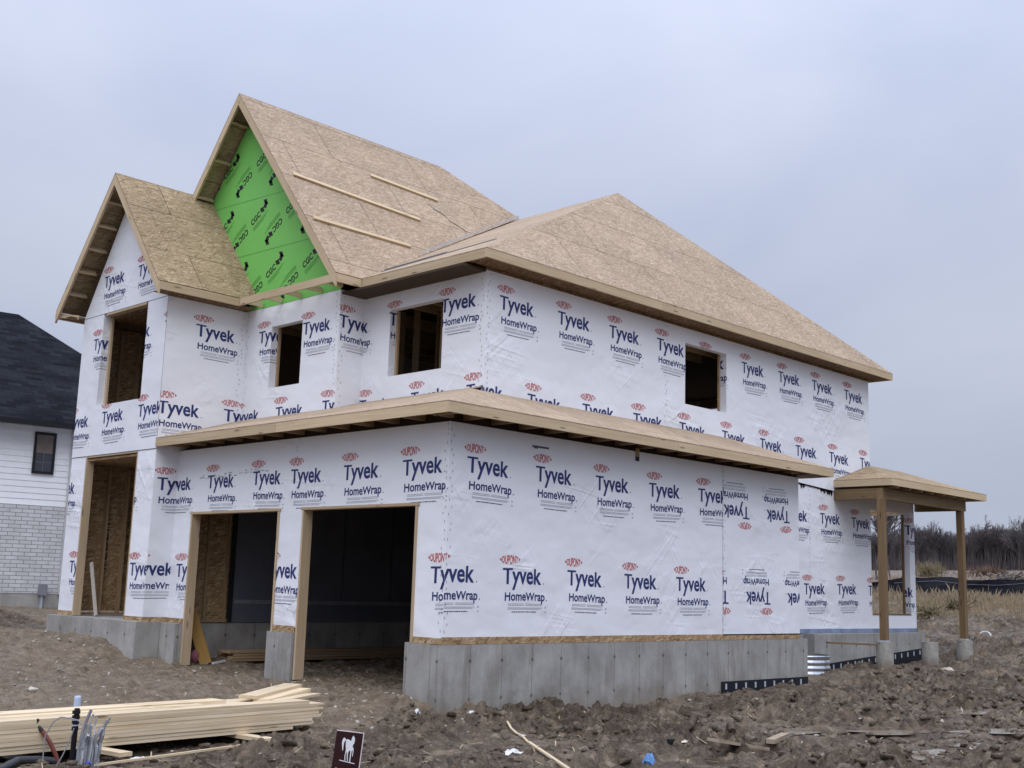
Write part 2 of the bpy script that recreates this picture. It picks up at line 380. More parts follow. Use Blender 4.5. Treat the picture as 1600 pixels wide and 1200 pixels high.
def wall(parent, ax, val, out, cells, holes=(), logos=(), staples=(), extra=(), skin=WRAP, folds=True, name='wall', label=None, inner=True, reveal=.14, depth_sign=None):
    """front walls: ax='y', s is x; side walls: ax='x', s is y. out = +1/-1 outward along the axis."""
    mb = MB()
    def mapf(s_, z, off):
        c = val+out*off
        return (s_, c, z) if ax == 'y' else (c, s_, z)
    flip = (ax == 'y' and out > 0) or (ax == 'x' and out < 0)
    def add(poly, off, m, fm=mapf):
        pts = [fm(a, b, off) for a, b in poly]
        mb.face(pts[::-1] if flip else pts, m)
    regions = [(c, mapf) for c in cells]
    for c in cells:
        add(c, 0, 0)
        if inner:
            pts = [mapf(a, b, -.02) for a, b in c]; mb.face(pts if flip else pts[::-1], 1)
    for h in holes:
        a, b, z0, z1 = h[:4]; d = reveal
        fl = lambda s_, z, off, a=a: mapf(a+off, z, -(s_-a))
        fr = lambda s_, z, off, b=b: mapf(b-off, z, -(b-s_))
        if len(h) > 4 and h[4] == 'bare': continue
        for cell, fm in ((rect(a, a+d, z0, z1), fl), (rect(b-d, b, z0, z1), fr)):
            pts = [fm(x, z, 0) for x, z in cell]; mb.face(pts[::-1] if flip else pts, 0)
            regions.append((rect(cell[0][0], cell[1][0], z0, z1), fm))
        mb.face([mapf(a, z1, 0), mapf(b, z1, 0), mapf(b, z1, -d), mapf(a, z1, -d)], 0)
        mb.face([mapf(a, z0, 0), mapf(a, z0, -d), mapf(b, z0, -d), mapf(b, z0, 0)], 0)
    items = []
    for lg in logos:
        s0, zc = lg[:2]; fx = -1 if len(lg) > 2 and lg[2] else 1; rj = random.Random(int(s0*1000+zc*77)); jx, jz, ja = rj.uniform(-.012, .012), rj.uniform(-.01, .01), rj.uniform(-.012, .012)
        for poly, m in LOGO:
            items.append(([(s0+jx+fx*(p[0]-ja*p[1]+.012*math.sin(p[0]*4+s0)), zc+jz+fx*(p[1]+ja*p[0]+.008*math.sin(p[0]*3+zc*5+s0))) for p in poly], m))
    rr = random.Random(int(abs(val)*100)+len(cells))
    for (sx, z0, z1) in staples:
        z = z0
        while z < z1:
            z += rr.uniform(.06, .13); dx = rr.choice((-.022, .022))+rr.uniform(-.008, .008)
            items.append((rect(sx+dx-.006, sx+dx+.006, z-.016, z+.016), 6))
    items += list(extra)
    boxes = [(min(p[0] for p in c), max(p[0] for p in c), min(p[1] for p in c), max(p[1] for p in c)) for c, _ in regions]
    for poly, m in items:
        x0, x1 = min(p[0] for p in poly), max(p[0] for p in poly); y0, y1 = min(p[1] for p in poly), max(p[1] for p in poly)
        ar = sum(poly[i][0]*poly[(i+1) % len(poly)][1]-poly[(i+1) % len(poly)][0]*poly[i][1] for i in range(len(poly)))
        if ar < 0: poly = poly[::-1]
        for (c, fm), bb in zip(regions, boxes):
            if x1 < bb[0] or x0 > bb[1] or y1 < bb[2] or y0 > bb[3]: continue
            q = clip_poly(poly, c)
            if q: add(q, .003, m, fm)
    return mb.build(name, [skin]+LOGOM[1:], parent, label=label)
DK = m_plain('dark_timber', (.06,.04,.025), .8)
# ================================================================ THE HOUSE
H = thing('house', 'unfinished two storey house covered in white printed wrap with bare board roofs', 'house', (-4.5, 5, -.7))
XB, XBL, YB = -7.10, -10.32, -.456          # bay: right wall, left wall, front
XM, YM, YR, XR, YREAR = -4.226, 1.189, 1.719, -1.177, 14.011
ZW = 5.74
# ---- foundation
fnd = P('foundation', CONC, H, lambda m: (
    m.box(-.22, .004, 0, 9.21, -1.4, 0), m.box(-.74, -.22, -.012, .22, -1.4, 0),
    m.box(-3.97, -3.31, -.05, .20, -1.4, 0), m.box(-7.02, -6.53, -.15, .10, -1.4, 0),
    m.box(-10.45, -7.04, -.60, 2.4, -1.4, .012), m.box(-7.20, -6.985, 2.4, 9.2, -1.4, 0), m.box(-7.035, -6.985, .10, 2.4, -1.4, 0),
    m.box(-7.2, -1.4, 9.0, 9.2, -1.4, .02), m.box(-3, -1.15, 9.21, 11.02, -1.4, .02), m.box(-7, -.9, 11.02, 15.95, -1.4, .03)))
def membrane(y0, y1, x, z0, z1, slope=0):
    mb = MB(); n = 40
    for i in range(n):
        a, b = y0+(y1-y0)*i/n, y0+(y1-y0)*(i+1)/n; za, zb = z1+slope*(a-y0), z1+slope*(b-y0)
        mb.slab([(x+.02, a, z0), (x+.02, b, z0), (x+.02, b, zb), (x+.02, a, za)], (-.017, 0, 0))
    o = mb.build('drainage_membrane', MEMB, fnd)
    y = y0+.12
    while y < y1-.05:
        zz = z1+slope*(y-y0); bx('fastener_strip', TIN, o, x+.02, x+.028, y-.022, y+.022, zz-.13, zz-.035); y += .3
MEMB = m_plain('black_membrane', (.012, .014, .022), .45, .2, 30); TIN = m_plain('pale_clip', (.42, .45, .50), .5)
membrane(6.4, 9.18, .004, -1.1, -.685)
membrane(11.6, 15.93, -.9, -1.0, -.56, .058)
bx('sill_gasket', m_plain('blue_gasket', (.20, .26, .38), .6, .3, 3), H, -1.19, -1.16, 9.3, 16.05, .035, .12)
# ---- bare board strip at the foot of the wrap
bx('sill_strip', OSB, H, -.02, .006, .0, 8.95, .003, .10)
bx('sill_strip', OSB, H, -.588, .006, -.006, -.001, .003, .085)
bx('sill_strip', OSB, H, -3.885, -3.32, -.006, .02, .003, .10)
bx('sill_strip', OSB, H, XB+.006, -6.56, -.006, .02, .003, .085)
bx('sill_strip', OSB, H, -7.74, XB+.006, YB-.006, YB+.02, .015, .085)
bx('sill_strip', OSB, H, XB-.02, XB+.006, YB+.021, -.007, .005, .085)
bx('sill_strip', OSB, H, XBL, -9.72, YB-.006, YB+.02, .015, .10)
# ---- wrapped walls
D1, D2 = (-6.52, -3.885, -1.4, 1.852, 'bare'), (-3.274, -.591, -1.4, 1.852, 'bare')
scuff = []
rs = random.Random(5)
x_ = -6.35
while x_ < -4.25:
    d = rs.uniform(.02, .12); zc = 2.475+.022*(x_+6)+rs.uniform(-.012, .012)
    scuff.append((rect(x_, x_+d, zc-rs.uniform(.003, .012), zc+rs.uniform(.003, .012)), 6 if rs.random() < .5 else 4))
    if rs.random() < .5: scuff.append((rect(x_, x_+d, zc+.03, zc+.03+rs.uniform(.004, .03)), 4))
    x_ += d+rs.uniform(.0, .06)
rowGF = [(-7.31, 2.62), (-5.95, 2.62), (-4.58, 2.62), (-3.53, 2.62), (-2.17, 2.63), (-.8, 2.63), (-6.74, 1.14), (-4.0, 1.14), (-.13, 1.155)]
wall(H, 'y', 0, -1, grid_cells(XB, 0, .08, 2.985, [D1, D2]), [D1, D2], rowGF, [(-.06, .1, 3.0), (-3.5, 1.9, 3.0)], scuff)
rowGR = [(.48+1.352*i, 2.645) for i in range(5)]+[(-.13+1.353*i, 1.16) for i in range(6)]
SEAM = 6.46
wall(H, 'x', 0, 1, grid_cells(0, SEAM, .08, 2.985, []), [], rowGR, [(.05, .1, 3.0)],
     [(rect(1.62, 1.98, 2.80, 2.83), 5), (rect(1.66, 1.74, 2.785, 2.80), 5)])
INV = [(7.13, 1.97, 1), (8.49, 1.97, 1), (7.83, .49, 1), (9.18, .49, 1), (6.48, .49, 1)]
mb_ = wall(H, 'x', .006, 1, grid_cells(SEAM, 8.94, .08, 2.985, []), [], INV, [(SEAM+.03, .1, 3.0)], label='wrapped wall strip with its print upside down')
wall(H, 'y', 8.94, 1, grid_cells(XB, 0, -.0, 3.06, []))
W1, W2, W3 = (-6.243, -5.29, 4.203, 5.348), (-3.502, -2.165, 4.216, 5.374), (6.955, 8.303, 4.242, 5.403)
wall(H, 'y', YM, -1, grid_cells(XB, XM, 2.9, ZW, [W1]), [W1], [(-6.49, 5.41), (-5.13, 5.41), (-5.81, 3.95), (-4.45, 3.95), (-7.16, 3.95)], [(-4.30, 3.6, 5.7), (-7.02, 3.6, 5.7)])
wall(H, 'x', XM, 1, grid_cells(YM, YR, 2.9, ZW, []), [], [(1.31, 5.42)], [(1.26, 3.6, 5.7)])
wall(H, 'y', YR, -1, grid_cells(XM, XR, 2.9, 5.685, [W2]), [W2], [(-3.41, 5.46), (-2.06, 5.465), (-4.10, 3.99), (-2.74, 4.0), (-1.39, 4.0), (-4.75, 5.40)], [(-1.25, 3.8, 5.7)])
rowUR = [(2.16, 5.47), (3.53, 5.47), (4.88, 5.47), (6.24, 5.47), (7.59, 5.47), (8.95, 5.475), (10.32, 5.48), (11.68, 5.48), (13.03, 5.48)]+[(1.50+1.355*i, 3.985+.003*i) for i in range(10)]
wall(H, 'x', XR, 1, grid_cells(YR, YREAR, 3.2, 5.685, [W3]), [W3], rowUR, [(6.37, 3.6, 5.7), (YR+.06, 3.6, 5.7)])
RW = [(-9.3, -7.9, 3.9, 5.4), (-6.4, -5.0, 3.9, 5.4)]  # unseen rear openings, added to let daylight into the upper rooms
wall(H, 'y', YREAR, 1, grid_cells(XBL, XR, 2.9, ZW, RW), RW)
# bay
B1, B2 = (-9.71, -7.735, .0, 2.955, 'bare'), (-9.50, -7.81, 3.94, 5.74)
apx, apz = (XB+XBL)/2, 8.10
k_ = (apz-5.70)/(apx-XBL)
gable = [[(XBL, 5.745), (XB, 5.745), (apx, 5.745+k_*(apx-XBL))]]
bayrow = [(-9.70, 5.40), (-8.35, 5.40), (-6.99+.0, 5.40), (-9.07, 3.93), (-7.70, 3.95), (-10.43, 3.92), (-9.87, 1.14), (-7.53, 1.14), (-10.75, 2.64), (-8.40, 2.64)]
wall(H, 'y', YB, -1, grid_cells(XBL, XB, .09, 2.985, [B1]), [B1], [b for b in bayrow if b[1] < 3], [])
wall(H, 'y', YB-.006, -1, grid_cells(XBL, XB, 2.995, 5.735, [B2]), [B2], [b for b in bayrow if b[1] > 3.5], [])
wall(H, 'y', YB-.008, -1, gable, [], [(-9.48, 6.615), (-8.15, 6.61), (-6.8, 6.6)], [], inner=True)
bx('wrap_lap', DARK, H, XBL, XB, YB-.008, YB-.0005, 2.985, 2.995); bx('wrap_lap', DARK, H, XBL, XB, YB-.009, YB-.0005, 5.735, 5.745)
wall(H, 'x', XB, 1, grid_cells(YB, YM, 2.9, ZW, []), [], [(.29, 5.44), (-.36, 3.965), (.98, 3.97)], [(1.1, 3.6, 5.6)])
wall(H, 'x', XB, 1, grid_cells(YB, 0, .09, 2.9, []), [], [(-.23, 2.62), (-.60, 1.14)], [])
LW = [(2.8, 4.2, 4.0, 5.4), (6.5, 8, 4.0, 5.4), (10, 12, 4.0, 5.4)]  # unseen left wall openings, likewise added to brighten the inside
wall(H, 'x', XBL, -1, grid_cells(YB, 13.9, .09, 5.74, LW), LW, [(-1.05-1.35*i, 4.4) for i in range(3)])
# rear ground floor wall with an opening one can see through
W4 = (13.99, 15.86, .42, 2.76)
wall(H, 'x', XR, 1, grid_cells(8.94, 16.12, .12, 3.2, [W4]), [W4], [(9.88, 1.18), (10.57, 2.65), (11.92, 2.65), (13.27, 2.65), (11.25, 1.18), (12.6, 1.18), (13.95, 1.18), (15.87, 2.63), (15.30, 1.18), (9.22, 2.65)], [(11.35, .2, 3.0)])
wall(H, 'y', 16.12, 1, grid_cells(-9.9, XR, .12, 3.2, [(-4.2, -1.33, .42, 2.76)]), [(-4.2, -1.33, .42, 2.76)])
bar('jamb_board', TREAT, H, (XR-.16, 15.84, .42), (XR-.16, 15.84, 2.76), .04, .05, (1, 0, 0))
bar('sill_board', TREAT, H, (XR-.07, 14.0, .43), (XR-.07, 15.85, .43), .16, .03)
# dark sagging lap edge above the rear wall
lap = MB()
bxl = P('wrap_skirt', WRAP, H, lambda m: m.slab([(XR+.022, 9.0, 3.20), (XR+.022, 12.4, 3.04), (XR+.022, 12.4, 3.42), (XR+.022, 9.0, 3.42)], (-.018, 0, 0)))
lap.slab([(XR+.014, 9.2, 3.165), (XR+.014, 12.3, 3.015), (XR+.014, 12.3, 3.05), (XR+.014, 9.2, 3.20)], (-.008, 0, 0))
rs = random.Random(9)
for i in range(26):
    y = rs.choice((10.95, 11.05, 11.8, 12.0, 12.15))+rs.uniform(-.12, .12); z = 3.20-(y-9.2)*.055; d = rs.uniform(.03, .11)
    lap.slab([(XR+.014, y, z-d), (XR+.014, y+.05, z-d+.03), (XR+.014, y+.04, z+.02), (XR+.014, y-.02, z+.02)], (-.008, 0, 0))
lap.build('torn_lap', BLACK, H)
# green gable panel
GREEN = [WRAP, OSB]
def m_green():
    b = NB('green_board'); uv = b.uv()
    c = b.rgb2((.19, .54, .12), b.ramp(b.noise(uv, .7, 4), (.3, .92), (.7, 1.07)))
    return b.fin(c, .55, b.bump(b.noise(uv, 1.5, 2), .1, .03))
GRN = m_green()
GB = (.012, .03, .02)
XA, ZA, XE, ZE = -7.247, 10.03, XM+.406, 5.889
gk = (ZA-ZE)/(XE-XA)
gx = []
def cgc(cx_, cz_, fl):
    a = math.radians(30+(180 if fl else 0)); ca, sa = math.cos(a), math.sin(a)
    T = lambda x, z: (cx_+.8*(x*ca-z*sa), cz_+.8*(x*sa+z*ca))
    for t in text_tris('CGC', -.20, .20, -.075, .15, .03): gx.append(([T(*p) for p in t], 2))
    for q in ([(.24, -.02), (.37, -.08), (.37, .06), (.24, .10)], [(.37, .04), (.43, -.06), (.56, .02), (.50, .13)][:4], [(.45, .06), (.56, -.02), (.56, .14), (.45, .21)]):
        gx.append(([T(*p) for p in q], 2))
    for i, z in enumerate((-.16, -.20, -.24)): gx.append(([T(*p) for p in rect(-.2, .5-.12*i, z-.006, z+.006)], 3))
for i in range(4):
    for z0, x0 in ((6.43, -5.25), (7.57, -5.88), (8.74, -6.98), (5.3, -4.6)): cgc(x0-1.15*i, z0, False)
    for z0, x0 in ((7.29, -5.15), (8.45, -6.28), (6.16, -5.66), (5.02, -5.0)): cgc(x0-1.13*i, z0, True)
for (x0, z0, x1, z1) in ((-10.3, 8.12, -4, 7.82), (-10.3, 6.95, -4, 6.80)): gx.append(([(x0, z0), (x1, z1), (x1, z1+.007), (x0, z0+.007)], 3))
_lm = LOGOM; LOGOM = [GRN, OSB, BLACK, m_ink('dark_green_print', (.07, .28, .05))]  # darker green for the fine print lines and panel seams
gl = -10.27
wall(H, 'y', YM-.004, -1, [[(gl, ZW), (XM, ZW), (XA+(ZA-.10-6.0)/gk if 0 else XM, ZA-.12-gk*(XM-XA)), (XA, ZA-.12), (gl, ZA-.12-gk*(XA-gl))]], [], [], [], gx, skin=GRN, name='gable_panel')
LOGOM = _lm
# ---- roofs
TH = .016
def fascia(par, p, q, h=.138, t=.038, drop=0, mat=FASC, up=(0, 0, 1)):
    p, q = Vector(p), Vector(q); o = Vector((0, 0, -(h/2+drop))); n = max(1, round((q-p).length/4.3)); d = (q-p).normalized()*.0025
    cut = [0]+[(i+random.uniform(-.12, .12))/n for i in range(1, n)]+[1]
    for i in range(n): bar('fascia', mat, par, p.lerp(q, cut[i])+o+d*(i > 0), p.lerp(q, cut[i+1])+o-d*(i < n-1), t, h+random.uniform(-.002, .002)*(n > 1), up)
def rake(par, p, q, h=.135, t=.04, mat=FASC):
    p, q = Vector(p), Vector(q); k = abs((q.z-p.z)/(q.x-p.x)); c = math.sqrt(1+k*k); mb = MB(); a, e = Vector((0, 0, -TH*c-.003)), Vector((0, 0, -(TH+h)*c)); off = Vector((0, t/2, 0)); d = (q-p).normalized()
    F = [p+a, p+e, q+e, q+a]; F = F if q.x < p.x else F[::-1]; fr = [v-off for v in F]; bk = [v+off for v in F]; o = (random.random()*9, random.random()*9)
    mb.face(fr[::-1], 0, d, o); mb.face(bk, 0, d, o)
    for i in range(4): j = (i+1) % 4; mb.face([fr[i], fr[j], bk[j], bk[i]], 0, d, o)
    return mb.build('fascia', mat, par)
# main hip roof
EX, EY0, EY1, EZ = XR+.405, YR-.405, YREAR+.405, 5.893
RY, RZ, AXR, AXL = 7.865, 9.12, -3.62, -8.0
main = P('hip_roof', OSB_ROOF, H, lambda m: (
    m.slab([(EX, EY0, EZ), (EX, EY1, EZ), (AXR, RY, RZ)], (0, 0, -TH)),
    m.slab([(EX, EY0, EZ), (AXR, RY, RZ), (AXL, RY, RZ), (-10.75, EY0, EZ)], (0, 0, -TH)),
    m.slab([(EX, EY1, EZ), (-10.75, EY1, EZ), (AXL, RY, RZ), (AXR, RY, RZ)], (0, 0, -TH)),
    m.slab([(-10.75, EY1, EZ), (-10.75, EY0, EZ), (AXL, RY, RZ)], (0, 0, -TH))))
t = .019
fascia(main, (EX-t, EY0, EZ-TH-.002), (EX-t, EY1, EZ-TH-.002)); fascia(main, (XE+.02, EY0+t, EZ-TH-.002), (EX-2*t, EY0+t, EZ-TH-.002))
fascia(main, (-10.73, EY1-t, EZ-TH-.002), (EX-2*t, EY1-t, EZ-TH-.002)); fascia(main, (-10.73, 2, EZ-TH-.002), (-10.73, EY1, EZ-TH-.002))
sz = 5.742
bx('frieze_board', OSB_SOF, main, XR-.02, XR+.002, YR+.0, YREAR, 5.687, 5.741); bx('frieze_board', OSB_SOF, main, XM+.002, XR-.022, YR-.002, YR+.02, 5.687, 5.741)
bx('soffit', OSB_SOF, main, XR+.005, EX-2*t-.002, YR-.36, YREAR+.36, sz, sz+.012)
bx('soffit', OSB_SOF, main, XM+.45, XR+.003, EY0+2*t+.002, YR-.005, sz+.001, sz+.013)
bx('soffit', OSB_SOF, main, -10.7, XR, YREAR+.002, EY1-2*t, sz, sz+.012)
# chalk / felt lines on the front slope and pale strip in the valley
ks = (RZ-EZ)/(RY-EY0)
def onfront(x, y, d=.012): return (x, y, EZ+ks*(y-EY0)+d)
fl_ = P('felt_strip', m_plain('grey_felt', (.10, .10, .11), .8), main, lambda m: (
    m.slab([onfront(-3.75, 1.65), onfront(-1.9, 2.55), onfront(-1.9, 2.62), onfront(-3.8, 1.80)], (0, 0, -.01)),
    m.slab([onfront(-4.0, 1.95), onfront(-3.0, 2.45), onfront(-3.0, 2.50), onfront(-4.1, 2.02)], (0, 0, -.01))))
# street gable roof
YF = YM-.433
R2 = Vector((XA, 6.006, ZA)); VR = Vector((-6.50, RY-.05, ZA-gk*(-6.50-XA)))
def mir(p): return Vector((2*XA-p[0], p[1], p[2]))
rp = [Vector((XE, YF, ZE)), Vector((XE, EY0, ZE)), VR, R2, Vector((XA, YF, ZA))]
gab = P('gable_roof', OSB_ROOF, H, lambda m: (
    m.slab(rp, (-TH*.77, 0, -TH*.64)), m.slab([mir(p) for p in rp][::-1], (TH*.77, 0, -TH*.64)),
    m.slab([R2, VR, mir(VR)], (0, 0, -TH))))
dn = Vector((0, 0, 0))
rake(gab, (XE, YF+.02, ZE), (XA+.001, YF+.02, ZA)); rake(gab, (2*XA-XE, YF+.02, ZE), (XA-.001, YF+.02, ZA))
fascia(gab, (XE-t, YF+.04, ZE-TH), (XE-t, EY0+.04, ZE-TH)); 
lf = fascia(gab, (-6.69, YF+.02, ZE-.02), (XE-.05, YF+.02, ZE-.02), .135)
for i in range(5):
    x = -6.55+i*.60; bar('lookout', FASC, gab, (x, YF+.042, 5.80), (x, YM-.03, 5.80), .038, .09)
# left rake lookouts and right ones
for i in range(6):
    f = .12+.155*i; x, z = 2*XA-XE+(XE-XA)*f, ZE+(ZA-ZE)*f
    for sx in (1, -1):
        xx = x if sx > 0 else 2*XA-x
        up = Vector((-gk*sx, 0, 1)).normalized()
        c_ = Vector((xx, 0, z))-up*(TH+.065)
        bar('lookout', FASC, gab, (c_.x, YF+.042, c_.z), (c_.x, YM-.03, c_.z), .042, .12, up)
nr_ = Vector((gk, 0, 1)).normalized()
def ongable(x, y, d): return Vector((x, y, ZA-gk*(x-XA)))+nr_*d
for (xa, ya, xb_, yb_) in ((-5.63, 1.00, -5.49, 3.95), (-4.778, .90, -4.778, 3.14), (-6.243, 3.25, -6.17, 5.0)):
    bar('toe_board', FASC, gab, ongable(xa, ya, .02), ongable(xb_, yb_, .02), .085, .038, nr_)
ck = MB(); pts = [(-6.02, 4.62), (-5.93, 4.72), (-5.85, 4.95), (-5.75, 4.98), (-5.68, 5.2), (-5.60, 5.35)]
for (a, b) in zip(pts, pts[1:]):
    ck.slab([ongable(a[0], a[1], .004), ongable(b[0], b[1], .004), ongable(b[0]+.025, b[1], .004), ongable(a[0]+.025, a[1], .004)], -nr_*.003)
ck.build('split', BLACK, gab)
vs = MB(); vd = VR-Vector((XE, EY0, ZE))
for i in range(30):
    a = Vector((XE, EY0, ZE))+vd*(.30+.68*i/30); b = a+vd*(.68/30); j = random.uniform(.02, .05)
    vs.slab([a+Vector((.06, 0, .03)), b+Vector((.06, 0, .03)), b+Vector((.06, .02, .06+j)), a+Vector((.06, .02, .06+j))], (.004, -.004, 0))
vs.build('valley_strip', m_plain('valley_membrane', (.62, .62, .63), .6), gab)
# bay roof
BX0, BX1, BYF, BZE, BZA = XBL-.41, XB+.39, YB-.43, 5.884, 8.30
bk = (BZA-BZE)/(BX1-apx)
P4 = [Vector((BX1, BYF, BZE)), Vector((BX1, YM, BZE)), Vector((apx, YM, BZA)), Vector((apx, BYF, BZA))]
m2 = lambda p: Vector((2*apx-p.x, p.y, p.z))
bay = P('bay_roof', OSB_BAY, H, lambda m: (m.slab(P4, (-TH*.77, 0, -TH*.64)), m.slab([m2(p) for p in P4][::-1], (TH*.77, 0, -TH*.64))))
rake(bay, (BX1, BYF+.02, BZE), (apx+.001, BYF+.02, BZA)); rake(bay, (2*apx-BX1, BYF+.02, BZE), (apx-.001, BYF+.02, BZA))
fascia(bay, (BX1-t, BYF+.042, BZE-TH), (BX1-t, YF+.02, BZE-TH)); fascia(bay, (BX0+t, BYF+.042, BZE-TH), (BX0+t, 13.9, BZE-TH))
bar('fascia', FASC, bay, (BX0+.04, BYF+.02, 5.80), (XBL, BYF+.30, 5.76), .03, .08)
for i in range(5):
    f = .16+.165*i; x, z = BX0+(apx-BX0)*f, BZE+(BZA-BZE)*f
    for sx in (1, -1):
        xx = x if sx > 0 else 2*apx-x; up = Vector((-bk*sx, 0, 1)).normalized(); c_ = Vector((xx, 0, z))-up*(TH+.065)
        bar('lookout', FASC, bay, (c_.x, BYF+.042, c_.z), (c_.x, YB-.01, c_.z), .042, .12, up)
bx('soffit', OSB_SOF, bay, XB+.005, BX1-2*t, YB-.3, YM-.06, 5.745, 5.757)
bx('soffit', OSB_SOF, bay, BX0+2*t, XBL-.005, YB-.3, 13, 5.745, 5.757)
# garage skirt roof
GZ = 3.172; GO = .486; kf, kr = .30, .352
hipy = lambda x: -GO+kr*(GO-x)/kf
zf = lambda y: GZ+kf*(y+GO); zr_ = lambda x: GZ+kr*(GO-x)
gr_ = P('garage_roof', OSB_ROOF, H, lambda m: (
    m.slab([(XB+.004, -GO, GZ), (GO, -GO, GZ), (XR, hipy(XR), zr_(XR)), (XR-.02, YR, zf(YR)), (XM, YR, zf(YR)), (XM, YM, zf(YM)), (XB+.004, YM, zf(YM))], (0, 0, -TH)),
    m.slab([(GO, -GO, GZ), (GO, 9.42, GZ), (XR, 8.35, zr_(XR)), (XR, hipy(XR), zr_(XR))], (0, 0, -TH)),
    m.slab([(GO, 9.42, GZ), (XR, 9.42, GZ), (XR, 8.35, zr_(XR))], (0, 0, -TH))))
fascia(gr_, (GO-t, -GO, GZ-TH-.002), (GO-t, 9.42, GZ-TH-.002)); fascia(gr_, (XB+.01, -GO+t, GZ-TH-.002), (GO-2*t, -GO+t, GZ-TH-.002))
fascia(gr_, (XR+.01, 9.42-t, GZ-TH-.002), (GO-2*t, 9.42-t, GZ-TH-.002))
for i in range(18):
    y = -.2+i*.55
    if y < 9.3: bar('rafter_tail', STUD, gr_, (GO-.05, y, 3.09), (-.11, y, 3.09), .038, .10)
for i in range(13):
    x = -6.95+i*.575; bar('rafter_tail', STUD, gr_, (x, -GO+.045, 3.09), (x, .09, 3.09), .038, .10)
bx('beam', DK, gr_, -7.05, -.12, .10, .14, 2.99, 3.25); bx('beam', DK, gr_, -.16, -.12, .15, 8.9, 2.99, 3.25)  # near-black backing: shade of the open eave gap is put into its colour
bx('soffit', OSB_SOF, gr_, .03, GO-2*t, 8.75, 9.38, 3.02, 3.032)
bx('block', STUD, gr_, .004, .02, 4.02, 4.10, 2.90, 3.03); bx('block', BLACK, gr_, .006, .012, 4.02, 4.11, 2.83, 2.90)
# porch roof, beams and posts
PX, PY0, PY1, PZ, PAZ = .20, 12.33, 17.05, 3.275, 3.745
pm = PY0+1.5
por = P('porch_roof', OSB_BAY, H, lambda m: (
    m.slab([(XR+.005, PY0, PZ), (PX, PY0, PZ), (XR+.005, 13.95, PAZ)], (0, 0, -TH)),
    m.slab([(PX, PY0, PZ), (PX, PY1, PZ), (XR+.005, PY1-1.6, PAZ), (XR+.005, 13.95, PAZ)], (0, 0, -TH)),
    m.slab([(PX, PY1, PZ), (XR+.005, PY1, PZ), (XR+.005, PY1-1.6, PAZ)], (0, 0, -TH))))
fascia(por, (PX-t, PY0, PZ-TH), (PX-t, PY1, PZ-TH)); fascia(por, (XR+.01, PY0+t, PZ-TH), (PX-2*t, PY0+t, PZ-TH)); fascia(por, (XR-.4, PY1-t, PZ-TH), (PX-2*t, PY1-t, PZ-TH))
bx('beam', TREAT, por, -.175, -.035, 12.36, 16.42, 2.845, 3.075, u=(0, 1, 0)); bx('beam', TREAT, por, XR-.02, -.177, 12.36, 12.50, 2.85, 3.07, u=(1, 0, 0)); bx('beam', TREAT, por, XR-.02, -.177, 16.2, 16.34, 2.85, 3.07, u=(1, 0, 0))
for i in range(8):
    y = 12.7+i*.55; bar('rafter_tail', STUD, por, (PX-.05, y, 3.12), (XR+.1, y, 3.15), .038, .085)
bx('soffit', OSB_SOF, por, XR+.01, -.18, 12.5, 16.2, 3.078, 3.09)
for y in (12.43, 16.25): bx('post', TREAT, por, -.175, -.035, y-.07, y+.07, -.065, 2.845, u=(0, 0, 1)); 
for y in (12.43, 16.25): bx('post_bracket', TIN, por, -.18, -.03, y-.075, y+.075, -.095, -.066)
# ---- garage door frames, bay opening frames
for (a, b, rj) in ((-6.52, -3.885, 0), (-3.274, -.591, 0)):
    bx('door_jamb', JAMB, H, a, a+.042, -.018, .15, -.685, 1.852, u=(0, 0, 1)); bx('door_jamb', JAMB, H, b-.042, b, -.018, .15, .0, 1.852, u=(0, 0, 1))
    bx('door_header', JAMB, H, a-.03, b+.03, -.022, .15, 1.853, 1.893)
bx('door_jamb', JAMB, H, -9.71, -9.67, YB-.012, YB+.14, .02, 2.99, u=(0, 0, 1)); bx('door_jamb', STUD, H, -7.775, -7.735, YB, YB+.14, .02, 2.99, u=(0, 0, 1))
bx('door_header', JAMB, H, -9.70, -7.735, YB-.004, YB+.14, 2.955, 2.993)
bx('window_header', JAMB, H, -9.40, -7.86, YB-.012, YB+.14, 5.69, 5.733); bx('window_jamb', JAMB, H, -9.498, -9.44, YB+.135, YB+.18, 3.945, 5.69, u=(0, 0, 1))
for (a, b, z0, z1, yv) in ((*W1, YM), (*W2, YR)):
    bx('window_jamb', STUD, H, a+.002, a+.042, yv+.14, yv+.185, z0, z1, u=(0, 0, 1)); bx('window_jamb', STUD, H, b-.042, b-.002, yv+.14, yv+.185, z0, z1, u=(0, 0, 1))
bx('window_jamb', STUD, H, XR-.18, XR-.14, W3[1]-.042, W3[1]-.002, W3[2], W3[3], u=(0, 0, 1))
# ---- floors, ceilings and partitions that close the inside
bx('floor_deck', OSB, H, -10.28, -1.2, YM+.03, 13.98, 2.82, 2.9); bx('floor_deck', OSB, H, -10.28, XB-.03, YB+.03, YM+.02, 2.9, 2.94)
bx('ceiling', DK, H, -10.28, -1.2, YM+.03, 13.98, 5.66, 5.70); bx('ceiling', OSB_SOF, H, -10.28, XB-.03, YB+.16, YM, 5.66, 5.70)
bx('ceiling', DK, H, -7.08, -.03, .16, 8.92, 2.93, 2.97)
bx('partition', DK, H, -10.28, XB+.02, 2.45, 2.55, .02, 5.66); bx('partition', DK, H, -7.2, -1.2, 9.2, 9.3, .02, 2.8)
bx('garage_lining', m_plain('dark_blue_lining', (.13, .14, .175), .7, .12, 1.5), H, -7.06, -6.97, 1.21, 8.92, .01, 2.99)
bx('lining_tape', m_plain('grey_tape', (.24, .25, .28), .6), H, -6.969, -6.965, 1.25, 8.9, .34, .41)
